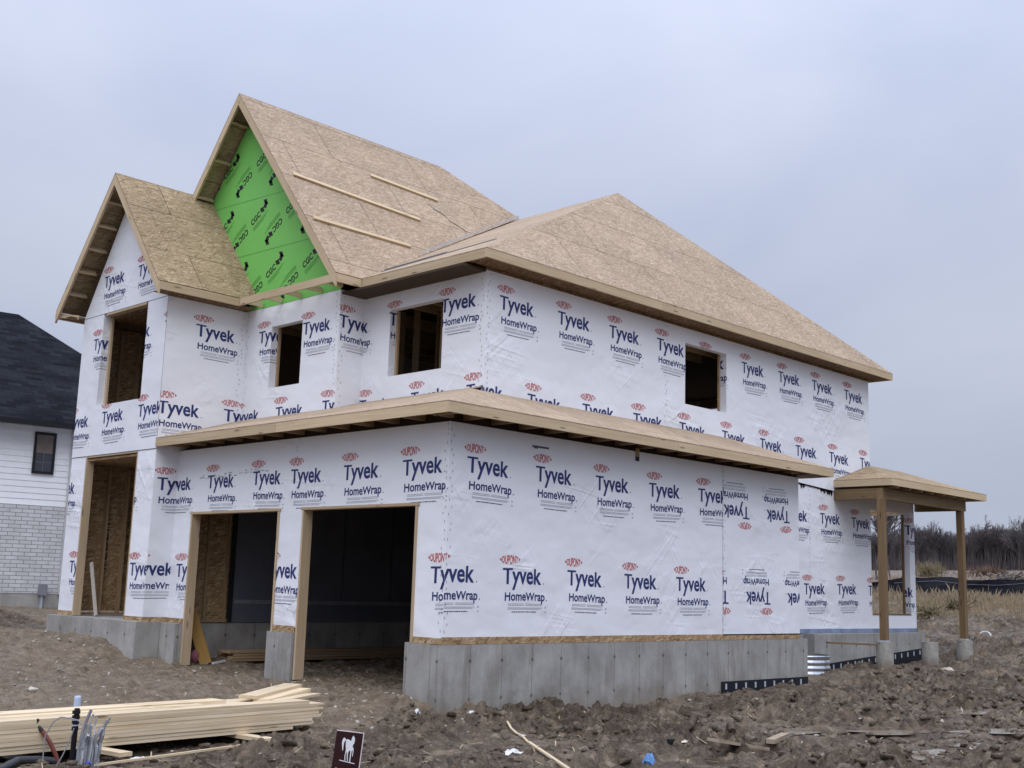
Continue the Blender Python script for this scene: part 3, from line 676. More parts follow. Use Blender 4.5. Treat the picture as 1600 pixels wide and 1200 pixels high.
for y in (2.45, 3.67, 4.89): bx('lining_tape', m_plain('grey_tape_vertical', (.085, .09, .11), .6), H, -6.969, -6.966, y-.02, y+.02, .43, 2.95)
bx('lining_edge', BLACK, H, -6.98, -6.955, 1.12, 1.21, .01, 2.99)
bx('sheathing', OSB, H, -7.09, -7.03, .02, 1.2, .03, 2.99)
for y in (.22, .63, 1.04): bx('stud', STUD, H, -7.03, -6.96, y, y+.04, .06, 2.99, u=(0, 0, 1))
bx('bottom_plate', STUD, H, -7.03, -6.96, .02, 1.2, .01, .06)
# bay: left wall seen from inside
for i in range(8):
    y = -.12+.40*i
    if y < 2.4:
        bx('stud', STUD, H, -10.298, -10.17, y, y+.04, .06, 2.85, u=(0, 0, 1)); bx('stud', STUD, H, -10.298, -10.17, y, y+.04, 2.96, 5.6, u=(0, 0, 1))
bx('bottom_plate', STUD, H, -10.298, -10.16, YB+.15, 2.4, .02, .06)
st = MB()
for i, ch in enumerate('KEBEH'):
    for tri in text_tris(ch, -.07, .07, 0, .13, .02):
        st.face([(-10.297, .42-q[1]+.0, .95+i*.19+q[0]) for q in tri][::-1], 0)
st.build('stencil_lettering', m_ink('brown_stencil', (.05, .03, .02)), H)
for i in range(5): bx('joist', STUD, H, -7.0+.6*i, -6.96+.6*i, YM+.2, 9, 5.45, 5.655)
for i in range(4): bx('joist', STUD, H, -3.4+.55*i, -3.36+.55*i, YR+.3, 9, 5.45, 5.655)
for (x0, y0, n, dx, dy) in ((-6.9, 2.7, 8, .41, 0), (-4.1, 3.3, 8, .41, 0), (-3.2, 2.6, 3, .16, .5)):
    for i in range(n): bx('stud', STUD, H, x0+dx*i, x0+dx*i+.04, y0+dy*i, y0+dy*i+.12, 2.91, 5.66, u=(0, 0, 1))
for i in range(9): bx('stud', STUD, H, -3.0, -2.88, 5.8+.41*i, 5.84+.41*i, 2.91, 5.66, u=(0, 0, 1))
# ================================================================ GROUND
CP = np.array([(3,-3,-.93),(.5,-5.5,-.95),(1,-3.2,-.93),(6,1.5,-.95),(4,0,-.95),(.3,1,-.97),(.3,2.5,-.96),(.2,0,-.88),(.3,4.2,-.95),(.3,6.4,-.84),(.3,9.2,-.80),
(3,6,-.92),(6,6,-.95),(.2,12.4,-.60),(.2,14.5,-.58),(.2,16.25,-.50),(2,11,-.70),(5,10,-.80),(-.6,11.2,-.64),(3.5,13,-.55),(1.6,15.3,-.36),(-2.3,19,-.14),(.9,17.2,-.2),(4,18,-.2),
(-4.4,23.6,.25),(-2,24.6,.33),(-7.4,29.9,.88),(-4.5,31.2,1.0),(2.7,33.3,1.15),(-13.8,43.5,1.65),(-94,215,6.6),(-20,237,8.0),(-143,185,5.0),(-300,100,4),(150,240,9),(300,0,2),(200,-200,0),(-200,-200,0),(0,-300,0),
(-6.4,-.2,-.68),(-3.3,-.1,-.69),(-.7,-.1,-.70),(-3,5,-.69),(-6.8,4,-.68),(-6.5,1,-.68),(-3,-1.2,-.77),(-1,-1,-.86),(-5,-1.5,-.76),(-6.7,-.6,-.66),
(-7.2,-.85,-.60),(-7.9,-.75,-.36),(-8.5,-.7,-.31),(-9.5,-.7,-.28),(-10.6,-.6,-.29),(-8.6,-1.7,-.42),(-7.3,-1.7,-.62),(-10,-2.2,-.42),(-6.5,-2.5,-.74),(-3,-3.5,-.88),(-10,-5,-.58),(-6,-5,-.80),
(-15,0,.0),(-15,-5,-.12),(-25,5,-.2),(-12.5,0,-.10),(-12.5,6,-.05),(-30,-10,-.3),(11.8,-10.8,-.92),(20,0,-.95),(20,20,-.3),(-40,40,1.0),(-15,20,.1),(-5,14,-.3),(-8,6,-.4)], float)
def phi(r): return np.sqrt(r*r+.35)
_A = np.zeros((len(CP)+3,)*2); _D = np.hypot(CP[:, None, 0]-CP[None, :, 0], CP[:, None, 1]-CP[None, :, 1]); nC = len(CP)
_A[:nC, :nC] = phi(_D)+np.eye(nC)*-.03; _A[:nC, nC:] = np.c_[np.ones(nC), CP[:, :2]]; _A[nC:, :nC] = _A[:nC, nC:].T
_W = np.linalg.solve(_A, np.r_[CP[:, 2], 0, 0, 0])
def base_z(x, y):
    z = _W[nC]+_W[nC+1]*x+_W[nC+2]*y
    for i in range(nC): z = z+_W[i]*phi(np.hypot(x-CP[i, 0], y-CP[i, 1]))
    return z
def _hash(ix, iy, s):
    h = (ix*374761393+iy*668265263+s*1442695041) & 0xffffffff
    h = ((h ^ (h >> 13))*1274126177) & 0xffffffff; return ((h ^ (h >> 16)) & 0xffff)/65535.
def vnoise(x, y, s):
    ix, iy = np.floor(x).astype(np.int64), np.floor(y).astype(np.int64); fx, fy = x-ix, y-iy
    fx, fy = fx*fx*fx*(fx*(fx*6-15)+10), fy*fy*fy*(fy*(fy*6-15)+10)
    a, b, c, d = _hash(ix, iy, s), _hash(ix+1, iy, s), _hash(ix, iy+1, s), _hash(ix+1, iy+1, s)
    return (a+(b-a)*fx)*(1-fy)+(c+(d-c)*fx)*fy-.5
def worley(x, y, s):        # irregular domes with sharp creases: clods of soil
    ix, iy = np.floor(x).astype(np.int64), np.floor(y).astype(np.int64); f1 = np.full(x.shape, 9.); hv = np.zeros(x.shape)
    for a in (-1, 0, 1):
        for c in (-1, 0, 1):
            jx, jy = ix+a, iy+c; d = (jx+_hash(jx, jy, s)-x)**2+(jy+_hash(jx, jy, s+50)-y)**2; k = d < f1
            f1 = np.where(k, d, f1); hv = np.where(k, _hash(jx, jy, s+99), hv)
    return np.maximum(0, (.2+.95*hv*hv)-f1*.9)
def sstep(a, b, x):
    t = np.clip((x-a)/(b-a), 0, 1); return t*t*(3-2*t)
PUD = [(4.0, 4.6, .55, .25, .3), (5.3, 2.75, .5, .2, .9), (4.9, 6.0, .7, .24, .4), (3.1, 3.3, .5, .22, .6), (5.3, 4.3, .45, .18, .6), (3.6, 7.6, .7, .3, .5), (4.6, 1.7, .35, .16, .2)]
def rough_mask(x, y):
    m = np.maximum(sstep(-.3, .9, x+vnoise(x*.5, y*.5, 90)*1.6), sstep(-4.2, -5.4, y+vnoise(x*.4, y*.4, 91)*1.5))
    m = np.maximum(m, sstep(9.5, 11, y)); m = np.maximum(m, sstep(-10.7, -11.6, x))
    return m*np.where((x < -.0) & (y > 0) & (y < 9.2), 0, 1)
def ground_z(x, y, full=True):
    x = np.asarray(x, float); y = np.asarray(y, float)
    z = base_z(x, y); m = rough_mask(x, y); d = np.hypot(x-CAMP.x, y-CAMP.y); near = 1-sstep(34, 70, d)
    wx, wy = x+vnoise(x*1.3, y*1.3, 11)*.5+vnoise(x*5, y*5, 13)*.10, y+vnoise(x*1.3, y*1.3, 12)*.5+vnoise(x*5, y*5, 14)*.10
    patch = sstep(-.16, .14, vnoise(x*.55, y*.55, 6)*.8+vnoise(x*1.7, y*1.7, 8)*.5+.06)
    lump = vnoise(wx*.9, wy*.9, 1)*.08+np.abs(vnoise(wx*2.2, wy*2.2, 2))*.08
    cl = worley(wx*2.4, wy*2.4, 3)*.075+worley(wx*5.6, wy*5.6, 4)*.105+worley(x*11, y*11, 5)*.075+np.abs(vnoise(x*19, y*19, 9))*.05
    rut = vnoise((x*.8+y*.6)*.35, (x*-.6+y*.8)*2.2, 7)*.08
    zr = lump+cl*(.22+.95*patch)+rut-.11
    zs = vnoise(wx*.9, wy*.9, 21)*.06+vnoise(x*3, y*3, 22)*.03+worley(wx*4.5, wy*4.5, 23)*.055+worley(x*11, y*11, 25)*.03+vnoise(x*19, y*19, 24)*.018-.035
    z = z+near*(m*zr+(1-m)*zs)+(1-near)*vnoise(x*.12, y*.12, 31)*.25
    for (x0, y0, x1, y1) in ((7.5, 1.2, 1.0, 11.5), (9.3, 2.2, 2.6, 12.6), (6.5, -1.5, .9, 3.6)):
        ln = math.hypot(x1-x0, y1-y0); ux, uy = (x1-x0)/ln, (y1-y0)/ln; sN = (x-x0)*ux+(y-y0)*uy; dN = (x-x0)*-uy+(y-y0)*ux+.35*np.sin(sN*.35)+vnoise(x*1.5, y*1.5, 77)*.12
        k_t = sstep(0, 1, sN)*(1-sstep(ln-1, ln, sN)); z = z*1-k_t*m*(.085*np.exp(-(dN/.20)**4)*(1+.35*np.sin(sN*26))-.05*np.exp(-((np.abs(dN)-.32)/.12)**2))
    # spoil heaped along the side wall, earth bank at the bay
    pile = np.exp(-((x-.35)/.35)**2)*np.where((y > .3) & (y < 6), 1, 0)*np.maximum(0, vnoise(y*1.1, y*0+3, 41)*.26+.02)
    z = z+pile
    for (px, py, a, b_, an) in PUD:
        ca, sa = math.cos(an+.8), math.sin(an+.8); u_ = ((x-px)*ca+(y-py)*sa)/a; v_ = (-(x-px)*sa+(y-py)*ca)/b_
        q = 1-sstep(.8, 1.5, np.sqrt(u_*u_+v_*v_)+vnoise(x*6, y*6, 51)*.5); z = z*(1-q)+q*(float(base_z(np.float64(px), np.float64(py)))-.03)
    return z
def gz(x, y): return float(ground_z(np.array([x]), np.array([y]))[0])
def axis(parts, far):
    c = []
    for (a, b_, s) in parts: c += list(np.arange(a, b_-1e-9, s))
    c.append(parts[-1][1]); lo = [c[0]]; q = parts[0][2]
    while lo[-1] > -far: q *= 1.12; lo.append(lo[-1]-q)
    hi = [c[-1]]; q = parts[-1][2]
    while hi[-1] < far: q *= 1.10; hi.append(hi[-1]+q)
    return np.array(lo[::-1][:-1]+c+hi[1:])
gxs, gys = axis([(-10.5, -3, .05), (-3, 7.6, .027)], 700), axis([(-8, -6.2, .05), (-6.2, 9.5, .027), (9.5, 15, .045), (15, 24, .08)], 700)
GX, GY = np.meshgrid(gxs, gys); GZ_ = ground_z(GX, GY)
nx, ny = len(gxs), len(gys)
me = bpy.data.meshes.new('ground'); me.vertices.add(nx*ny)
me.vertices.foreach_set('co', np.stack([GX, GY, GZ_], -1).astype(np.float32).ravel())
idx = np.arange(nx*ny).reshape(ny, nx)
q = np.stack([idx[:-1, :-1], idx[:-1, 1:], idx[1:, 1:], idx[1:, :-1]], -1).reshape(-1, 4)
me.loops.add(q.size); me.polygons.add(len(q)); me.loops.foreach_set('vertex_index', q.ravel().astype(np.int32))
me.polygons.foreach_set('loop_start', np.arange(0, q.size, 4, dtype=np.int32)); me.polygons.foreach_set('use_smooth', np.ones(len(q), bool))
at = me.attributes.new('rough', 'FLOAT', 'POINT'); at.data.foreach_set('value', rough_mask(GX, GY).ravel().astype(np.float32))
me.materials.append(MUD); me.update(); me.validate()
ground = bpy.data.objects.new('ground', me); COL.objects.link(ground); struct(ground)
# puddles
b = NB('puddle_water'); b.fin((.20, .16, .12), .2, b.bump(b.noise(b.obj(), 14, 2), .05, .01), Specular_IOR_Level=.6); WATER = b.m
for (px, py, a, b_, an) in PUD:
    mb = MB(); z = float(base_z(np.float64(px), np.float64(py)))-.02; pts = []
    for k in range(30):
        t_ = 2*math.pi*k/30; r_ = 1.12+.22*math.sin(3*t_+px*5)+.12*math.sin(5*t_+py*3); u_, v_ = a*r_*math.cos(t_), b_*r_*math.sin(t_)
        ca, sa = math.cos(an+.8), math.sin(an+.8); pts.append((px+u_*ca-v_*sa, py+u_*sa+v_*ca, z))
    mb.face(pts); struct(mb.build('puddle', WATER))
# loose clods and gravel (nobody could count them)
def lumps(name, mat, n, place, size, sub=1, label=None, seed=1):
    rr = np.random.RandomState(seed); bm = bmesh.new(); bmesh.ops.create_icosphere(bm, subdivisions=sub, radius=1)
    v0 = np.array([v.co[:] for v in bm.verts]); f0 = np.array([[v.index for v in f.verts] for f in bm.faces]); bm.free()
    xy = place(rr, n); n = len(xy); z = ground_z(xy[:, 0], xy[:, 1]); s = size(rr, n)
    V = np.repeat(v0[None], n, 0); V = V*(1+(rr.rand(n, len(v0), 1)-.5)*.9)
    V = V*np.stack([s*(.75+.6*rr.rand(n)), s*(.75+.6*rr.rand(n)), s*(.45+.35*rr.rand(n))], -1)[:, None]
    a = rr.rand(n)*6.28; ca, sa = np.cos(a)[:, None], np.sin(a)[:, None]; X_, Y_ = V[..., 0]*ca-V[..., 1]*sa, V[..., 0]*sa+V[..., 1]*ca
    V = np.stack([X_+xy[:, 0:1], Y_+xy[:, 1:2], V[..., 2]+(z+s*.12)[:, None]], -1).reshape(-1, 3)
    F = (f0[None]+(np.arange(n)*len(v0))[:, None, None]).reshape(-1, 3)
    m = bpy.data.meshes.new(name); m.vertices.add(len(V)); m.vertices.foreach_set('co', V.astype(np.float32).ravel()); m.loops.add(F.size); m.polygons.add(len(F))
    m.loops.foreach_set('vertex_index', F.ravel().astype(np.int32)); m.polygons.foreach_set('loop_start', np.arange(0, F.size, 3, dtype=np.int32))
    at = m.attributes.new('rough', 'FLOAT', 'POINT'); at.data.foreach_set('value', np.ones(len(V), np.float32))
    m.materials.append(mat); m.update(); o = bpy.data.objects.new(name, m); COL.objects.link(o); o['kind'] = 'stuff'; return o
def pl_rough(rr, n):
    p = np.stack([rr.uniform(-3, 7.5, n), rr.uniform(-7, 13, n)], -1); m = rough_mask(p[:, 0], p[:, 1])*(.25+sstep(-.1, .2, vnoise(p[:, 0]*.8, p[:, 1]*.8, 6)+.08))
    return p[(rr.rand(n) < m) & ~((p[:, 0] < .1) & (p[:, 1] > -.1))]
lumps('mud_clods', MUD, 16000, pl_rough, lambda rr, n: .012+.06*rr.rand(n)**3, 1, seed=4)
def pl_gravel(rr, n):
    p = np.stack([rr.uniform(-10, 6, n), rr.uniform(-6, 6, n)], -1); c_ = vnoise(p[:, 0]*.7, p[:, 1]*.7, 61)
    w_ = np.where(p[:, 0] < 0, .35, .12)+.8*np.exp(-((p[:, 0]+.2)/1.2)**2-((p[:, 1]+.6)/.7)**2)+.5*np.exp(-((p[:, 0]+4)/3)**2-((p[:, 1]+.6)/.6)**2)
    return p[(rr.rand(n) < w_*(1+1.5*c_)) & (p[:, 1] < 6) & ~((p[:, 0] > -.8) & (p[:, 0] < .02) & (p[:, 1] > -.03)) & ~((p[:, 1] > -.62) & (p[:, 0] < -7))]
lumps('gravel', m_plain('gravel_stone', (.36, .33, .29), .8, .35, 9), 5200, pl_gravel, lambda rr, n: .008+.03*rr.rand(n)**3, 1, seed=8)
rr = np.random.RandomState(19); n = 1500; X_ = rr.uniform(-9, 7.5, n); Y_ = rr.uniform(-6.5, 12, n); k_ = ~((X_ < .1) & (Y_ > -.7)); X_, Y_ = X_[k_], Y_[k_]; n = len(X_)
Zs = ground_z(X_, Y_)+.012; a_ = rr.rand(n)*6.28; l_s = rr.uniform(.02, .10, n); w_s = rr.uniform(.003, .008, n); ca, sa = np.cos(a_), np.sin(a_); tl = rr.uniform(-.02, .03, n)
V = np.stack([np.stack([X_-ca*l_s+sa*w_s, Y_-sa*l_s-ca*w_s, Zs-tl], -1), np.stack([X_-ca*l_s-sa*w_s, Y_-sa*l_s+ca*w_s, Zs-tl], -1), np.stack([X_+ca*l_s-sa*w_s, Y_+sa*l_s+ca*w_s, Zs+tl+.01], -1), np.stack([X_+ca*l_s+sa*w_s, Y_+sa*l_s-ca*w_s, Zs+tl+.01], -1)], 1).reshape(-1, 3)
m = bpy.data.meshes.new('straw'); m.from_pydata(V.tolist(), [], np.arange(4*n).reshape(-1, 4).tolist()); m.materials.append(m_plain('straw', (.40, .33, .22), .85, .3, 2)); o = bpy.data.objects.new('straw', m); COL.objects.link(o); o['kind'] = 'stuff'
# ================================================================ FOREGROUND LUMBER
d_ = Vector((-.34, 3.97, 0)).normalized(); wv = Vector((-d_.y, d_.x, 0)); O_ = Vector((.155, -1.98, 0))
def boardobj(name, t0, t1, w0, w1, z0, z1, label, group, mat=PINE, cat='board'):
    a, c = O_-d_*t0, O_-d_*t1; mb = MB(); mid = wv*((w0+w1)/2); cz = Vector((0, 0, (z0+z1)/2)); mb.beam(a+mid+cz, c+mid+cz, w1-w0, z1-z0)
    return tag(mb.build(name, mat, loc=tuple((a+c)/2+mid+Vector((0, 0, z0)))), label, cat, group)
ORD = ['bottom', 'second', 'third', 'fourth', 'fifth', 'sixth', 'seventh']; ROWN = ['front', 'second', 'third', 'rear']
ends = [.46, .16, .19, .06, .08, .02, .0]
Z0 = -.905
for r_ in range(4):
    for l_ in range(7):
        e = ends[l_] if r_ == 0 else random.uniform(.05, .5)
        j = random.uniform(-.014, .014) if r_ == 0 else 0
        boardobj('pine_board', e, e+4.88, .002+.242*r_+j, .238+.242*r_+j, Z0+.0385*l_, Z0+.0385*l_+.0355,
                 f'pale pine board in the {ORD[l_]} layer up, {ROWN[r_]} row of the foreground lumber stack', 'pine boards in the foreground stack')
Z1 = Z0+.0385*7
boardobj('pine_board', .22, 5.1, .02, .258, Z1, Z1+.037, 'bright pine board lying on top of the front row of the foreground lumber stack', 'pine boards in the foreground stack')
boardobj('pine_board', 1.5, 6.2, .31, .45, Z1, Z1+.037, 'narrow pine board on the second row of the foreground stack, its cut end halfway along', 'pine boards in the foreground stack')
boardobj('pine_board', 1.05, 5.9, .50, .76, Z1, Z1+.045, 'wide pine board on the rear half of the foreground stack', 'pine boards in the foreground stack')
def pl_board(name, p, q_, w_, h_, label, cat='board', mat=PINE, group=None, up=(0, 0, 1)):
    mb = MB(); mb.beam(p, q_, w_, h_, up); o = mb.build(name, mat, loc=tuple((Vector(p)+Vector(q_))/2-Vector((0, 0, h_/2)))); return tag(o, label, cat, group)
zz = Z1+.02
pl_board('pine_offcut', (-.35, -2.72, zz+.035), (-.98, -1.63, zz+.085), .24, .037, 'short pine offcut lying askew, topmost on the foreground lumber stack', 'offcut', group='offcuts on the foreground stack')
pl_board('pine_offcut', (-.22, -2.62, zz+.0), (-.80, -1.60, zz+.045), .20, .037, 'short pine offcut just under the askew topmost piece of the lumber stack', 'offcut', group='offcuts on the foreground stack')
pl_board('pine_offcut', (-.10, -2.50, zz-.005), (-.62, -1.56, zz), .16, .03, 'lowest short pine offcut at the far end of the foreground lumber stack', 'offcut', group='offcuts on the foreground stack')
for (p, q_, lab) in (((.02, -3.2, 0), (.72, -3.10, 0), 'wood block sticking out under the right half of the lumber stack'), ((.05, -5.02, 0), (.86, -4.86, 0), 'wood block sticking out under the stack beside the grey cables')):
    z = Z0-.022; pl_board('wood_block', (p[0]-.9, p[1]-.12, z), (q_[0], q_[1], z), .14, .04, lab, 'block', group='blocks under the foreground stack')
g = lambda x, y, d=0: (x, y, gz(x, y)+d)
def onground(x0, y0, x1, y1, w_, h_, label, cat, mat=MUDWOOD, lift=.012, name='wood_strip', group=None):
    n = 9; zs = [gz(x0+(x1-x0)*i/n, y0+(y1-y0)*i/n) for i in range(n+1)]; A_ = np.polyfit(np.linspace(0, 1, n+1), zs, 1); up_ = max(z-np.polyval(A_, i/n) for i, z in enumerate(zs))*.75+lift
    return pl_board(name, (x0, y0, A_[1]+up_), (x1, y1, A_[1]+A_[0]+up_), w_, h_, label, cat, mat, group)
onground(.88, -5.2, 1.08, -3.5, .035, .02, 'long thin wood strip lying in the mud in front of the lumber stack', 'strip', PINE)
onground(2.75, -1.2, 3.95, -1.9, .038, .018, 'pale straight wood lath lying in the mud, cut off by the bottom edge', 'strip', PINE)
mb = MB(); pts = [g(.73+.97*t_, .5-.6*t_, .02+.01*math.sin(9*t_)) for t_ in (0, .25, .5, .75, 1)]; mb.tube(pts, .014, 6); tag(mb.build('wood_strip', PINE, loc=pts[0]), 'thin bent stick lying in the mud below the concrete wall', 'strip')
onground(4.12, .25, 4.25, 1.05, .17, .035, 'mud caked plank lying flat in the mud at lower right', 'plank', MUDWOOD, .0, 'plank')
onground(4.10, 1.42, 3.82, 2.2, .10, .05, 'short muddy plank propped at an angle beyond the flat plank', 'plank', MUDWOOD, .05, 'plank')
# ---- corrugated drain hose
def corrugated(name, pts, r, label, cat, mat, pitch=.025, loc=None):
    P_ = []; R_ = []
    for a, c in zip(pts, pts[1:]):
        a, c = Vector(a), Vector(c); n = max(2, int((c-a).length/(pitch/2)))
        for i in range(n): P_.append(a+(c-a)*i/n); R_.append(r*(1 if len(P_) % 2 else .86))
    mb = MB(); mb.tube(P_, R_, 12); return tag(mb.build(name, mat, loc=loc or pts[0]), label, cat)
hp = [Vector((2.66+.05*0, 1.85, 0))]; hp = []
for i in range(15):
    t_ = i/14; x = 2.62-.33*math.sin(t_*3.1)+.30*t_; y = 1.85+.85*math.sin(t_*2.4); hp.append(Vector((x, y, gz(x, y)+.055+.03*math.sin(t_*3.14))))
corrugated('drain_hose', hp, .055, 'muddy corrugated drain hose curled half buried in the mud', 'hose', m_plain('muddy_plastic', (.10, .078, .058), .6, .3, 20))
hq = [Vector((.82, -6.1, gz(.82, -6.1)+.02)), Vector((.70, -5.85, gz(.7, -5.85)+.05)), Vector((.60, -5.62, gz(.6, -5.6)+.06)), Vector((.58, -5.42, gz(.58, -5.42)+.02))]
mb = MB(); mb.tube(hq, .034, 10); tag(mb.build('plastic_pipe', m_plain('grey_pipe', (.05, .052, .06), .5), loc=hq[0]), 'dark grey plastic pipe lying under the left end of the lumber stack', 'pipe')
# ---- scraps
def scrap(name, x, y, sx, sy, h_, mat, label, cat, seed, group=None):
    rr = random.Random(seed); n = 7; mb = MB(); z0 = gz(x, y); P_ = {}
    a = rr.uniform(0, 6.28); ca, sa = math.cos(a), math.sin(a)
    for i in range(n):
        for j in range(n):
            u_, v_ = i/(n-1)-.5, j/(n-1)-.5; k = 1-.35*rr.random()*(abs(u_)+abs(v_)); X_, Y_ = u_*sx*k, v_*sy*k
            P_[i, j] = Vector((x+X_*ca-Y_*sa, y+X_*sa+Y_*ca, z0+.01+h_*(rr.random()*.35+.3+.22*math.sin(u_*9+seed)*math.cos(v_*8+seed)+.4*max(0, 1-5*(u_*u_+v_*v_)))))
    for i in range(n-1):
        for j in range(n-1):
            f_ = [P_[i, j], P_[i+1, j], P_[i+1, j+1], P_[i, j+1]]; mb.face([f_[0], f_[1], f_[2]]); mb.face([f_[0], f_[2], f_[3]])
    o = mb.build(name, mat, loc=(x, y, z0), weld=True); mdf = o.modifiers.new('thick', 'SOLIDIFY'); mdf.thickness = .004; return tag(o, label, cat, group)
WPL = m_plain('white_plastic', (.62, .62, .64), .5, .15, 9); BLU = m_plain('blue_cloth', (.13, .27, .54), .75, .15, 12); CRM = m_plain('cream_paper', (.55, .50, .42), .8, .15, 9)
scrap('blue_cloth', 4.10, -.84, .13, .12, .18, BLU, 'crumpled bright blue cloth in the mud near the bottom edge', 'cloth', 2)
scrap('wrap_scrap', 3.13, -1.84, .22, .10, .08, WPL, 'crumpled white wrap scrap in the mud left of the pale lath', 'scrap', 3)
scrap('wrap_scrap', 2.86, -2.26, .13, .08, .03, WPL, 'flat white scrap in the mud, leftmost of those near the bottom edge', 'scrap', 4)
scrap('wrap_scrap', 1.30, .22, .11, .05, .04, WPL, 'small white scrap at the lower end of the bent stick', 'scrap', 5)
scrap('paper_scrap', 3.44, .14, .16, .08, .03, CRM, 'cream paper scrap just left of the small black cap', 'scrap', 6)
scrap('paper_scrap', 3.62, .42, .16, .07, .03, CRM, 'cream paper scrap just right of the small black cap', 'scrap', 7)
scrap('wrap_scrap', .57, -4.57, .18, .07, .03, WPL, 'white scrap on the mud right beside the wood block under the lumber stack', 'scrap', 8)
scrap('blue_tape', 1.03, -5.33, .09, .06, .05, m_plain('blue_tape', (.05, .07, .30), .5), 'dark blue crumpled tape at the foot of the grey cables', 'scrap', 9)
scrap('wrap_scrap', -.05, -.35, .10, .08, .08, WPL, 'white scrap by the concrete corner beside the right garage door', 'scrap', 12)
scrap('wrap_scrap', .35, .25, .12, .06, .05, WPL, 'white scrap at the foot of the long concrete side wall near its front corner', 'scrap', 13)
scrap('foam_piece', -4.6, -3.4, .16, .10, .06, CRM, 'yellowish foam chunk on the dry soil left of the lumber stack', 'scrap', 14)
scrap('wrap_scrap', 1.0, 12.9, .30, .12, .12, CRM, 'crumpled pale bag in the mud between two concrete piers', 'scrap', 15)
mb = MB(); x, y = 3.53, .29; z = gz(x, y)
mb.tube([(x, y, z), (x, y, z+.05)], .045, 12); tag(mb.build('pipe_cap', m_plain('black_plastic', (.015, .016, .02), .4), loc=(x, y, z)), 'small black plastic cap between two cream paper scraps', 'cap')
mb = MB(); pts = [Vector((-1.0+.15*math.cos(a), 19.5+.05*math.sin(a), gz(-1, 19.5)+.02+.11*math.sin(a))) for a in np.linspace(.1, 3.0, 12)]
mb.tube(pts, .022, 8); tag(mb.build('plastic_arch', WPL, loc=pts[0]), 'small white plastic arch on the dirt beyond the porch posts', 'scrap')
# ================================================================ UTILITY STUBS
cx_, cy_ = .76, -5.36; cz_ = gz(cx_, cy_)-.05
cp = thing('conduit_post', 'upright black conduit wrapped in tape with a whitish cap in front of the lumber stack', 'conduit', (cx_, cy_, cz_))
BLK = m_plain('black_conduit', (.012, .012, .016), .35, .3, 15)
P('conduit', BLK, cp, lambda m: m.tube([(cx_, cy_, cz_), (cx_+.01, cy_+.005, cz_+.60)], .026, 12), smooth=True)
for z, r_ in ((.40, .032), (.46, .034), (.505, .037), (.55, .038)): P('tape_band', BLK, cp, lambda m: m.tube([(cx_+.008, cy_, cz_+z), (cx_+.008, cy_, cz_+z+.03)], r_, 12))
for z in (.44, .49): P('tape_band', TIN, cp, lambda m: m.tube([(cx_+.008, cy_, cz_+z), (cx_+.008, cy_, cz_+z+.012)], .031, 12), 'pale tape band')
P('cap', m_plain('pale_blue_cap', (.48, .56, .72), .4), cp, lambda m: m.tube([(cx_+.01, cy_, cz_+.62), (cx_+.012, cy_, cz_+.70), (cx_+.012, cy_, cz_+.715)], [.033, .032, .027], 12))
rp_ = thing('red_conduit', 'bent reddish brown conduit with black wire ends left of the black conduit', 'conduit', (.62, -5.40, gz(.62, -5.40)))
c0 = Vector((.62, -5.40, gz(.62, -5.4)-.03)); rv = Vector((.715, .698, 0))
cur = [c0, c0+rv*-.05+Vector((0, 0, .12)), c0+rv*-.12+Vector((0, 0, .24)), c0+rv*-.20+Vector((0, 0, .34)), c0+rv*-.27+Vector((0, 0, .40))]
P('conduit', m_plain('red_brown_plastic', (.16, .045, .035), .4), rp_, lambda m: m.tube(cur[:4], .021, 10), smooth=True)
P('wire_end', BLK, rp_, lambda m: m.tube([cur[3], cur[4], cur[4]+rv*-.05+Vector((0, 0, .01))], .020, 8)); P('wire_end', BLK, rp_, lambda m: m.tube([cur[4], cur[4]+rv*.02+Vector((0, 0, .05))], .014, 6))
GC = m_plain('grey_cable', (.27, .28, .31), .45, .15, 5); GC2 = m_plain('light_grey_cable', (.40, .41, .44), .45)
rr = random.Random(11)
for i in range(24):
    bx0 = .80+rr.uniform(-.03, .13)*.7; by0 = -5.28+rr.uniform(-.06, .12); z = gz(bx0, by0)-.03; hgt = rr.uniform(.26, .44) if i < 19 else rr.uniform(.46, .58)
    lean = rr.uniform(-.02, .05) if i < 17 else rr.uniform(.05, .15); sw = rr.uniform(-.05, .05)
    pts = [Vector((bx0, by0, z))+rv*(lean*t_*t_+sw*t_*(1-t_))+Vector((.03*rr.uniform(-1, 1)*t_, 0, hgt*t_)) for t_ in np.linspace(0, 1, 7)]
    mb = MB(); mb.tube(pts, .009 if i % 3 else .015, 7); tag(mb.build('cable', GC if i % 2 else GC2, loc=pts[0], smooth=True), 'grey cable standing upright in the bundle right of the black conduit', 'cable', 'upright grey cables in the bundle')
pts = [Vector((.72, -5.62, gz(.72, -5.62)-.02))+rv*x+Vector((0, 0, z)) for x, z in ((0, 0), (-.005, .15), (.0, .28), (.06, .40), (.13, .45), (.22, .44), (.30, .42), (.345, .36), (.35, .2), (.33, .02))]
mb = MB(); mb.tube(pts, .006, 6); tag(mb.build('cable', GC, loc=pts[0], smooth=True), 'thin grey wire looping in a wide arch behind the black conduit', 'cable', 'loose thin wires')
pts = [Vector((.82, -5.52, gz(.82, -5.5)-.02))+rv*x+Vector((0, 0, z)) for x, z in ((-.02, 0), (.03, .10), (.08, .22), (.12, .36))]
mb = MB(); mb.tube(pts, .006, 6); tag(mb.build('cable', GC, loc=pts[0], smooth=True), 'thin straight grey wire leaning from the mud onto the black conduit', 'cable', 'loose thin wires')
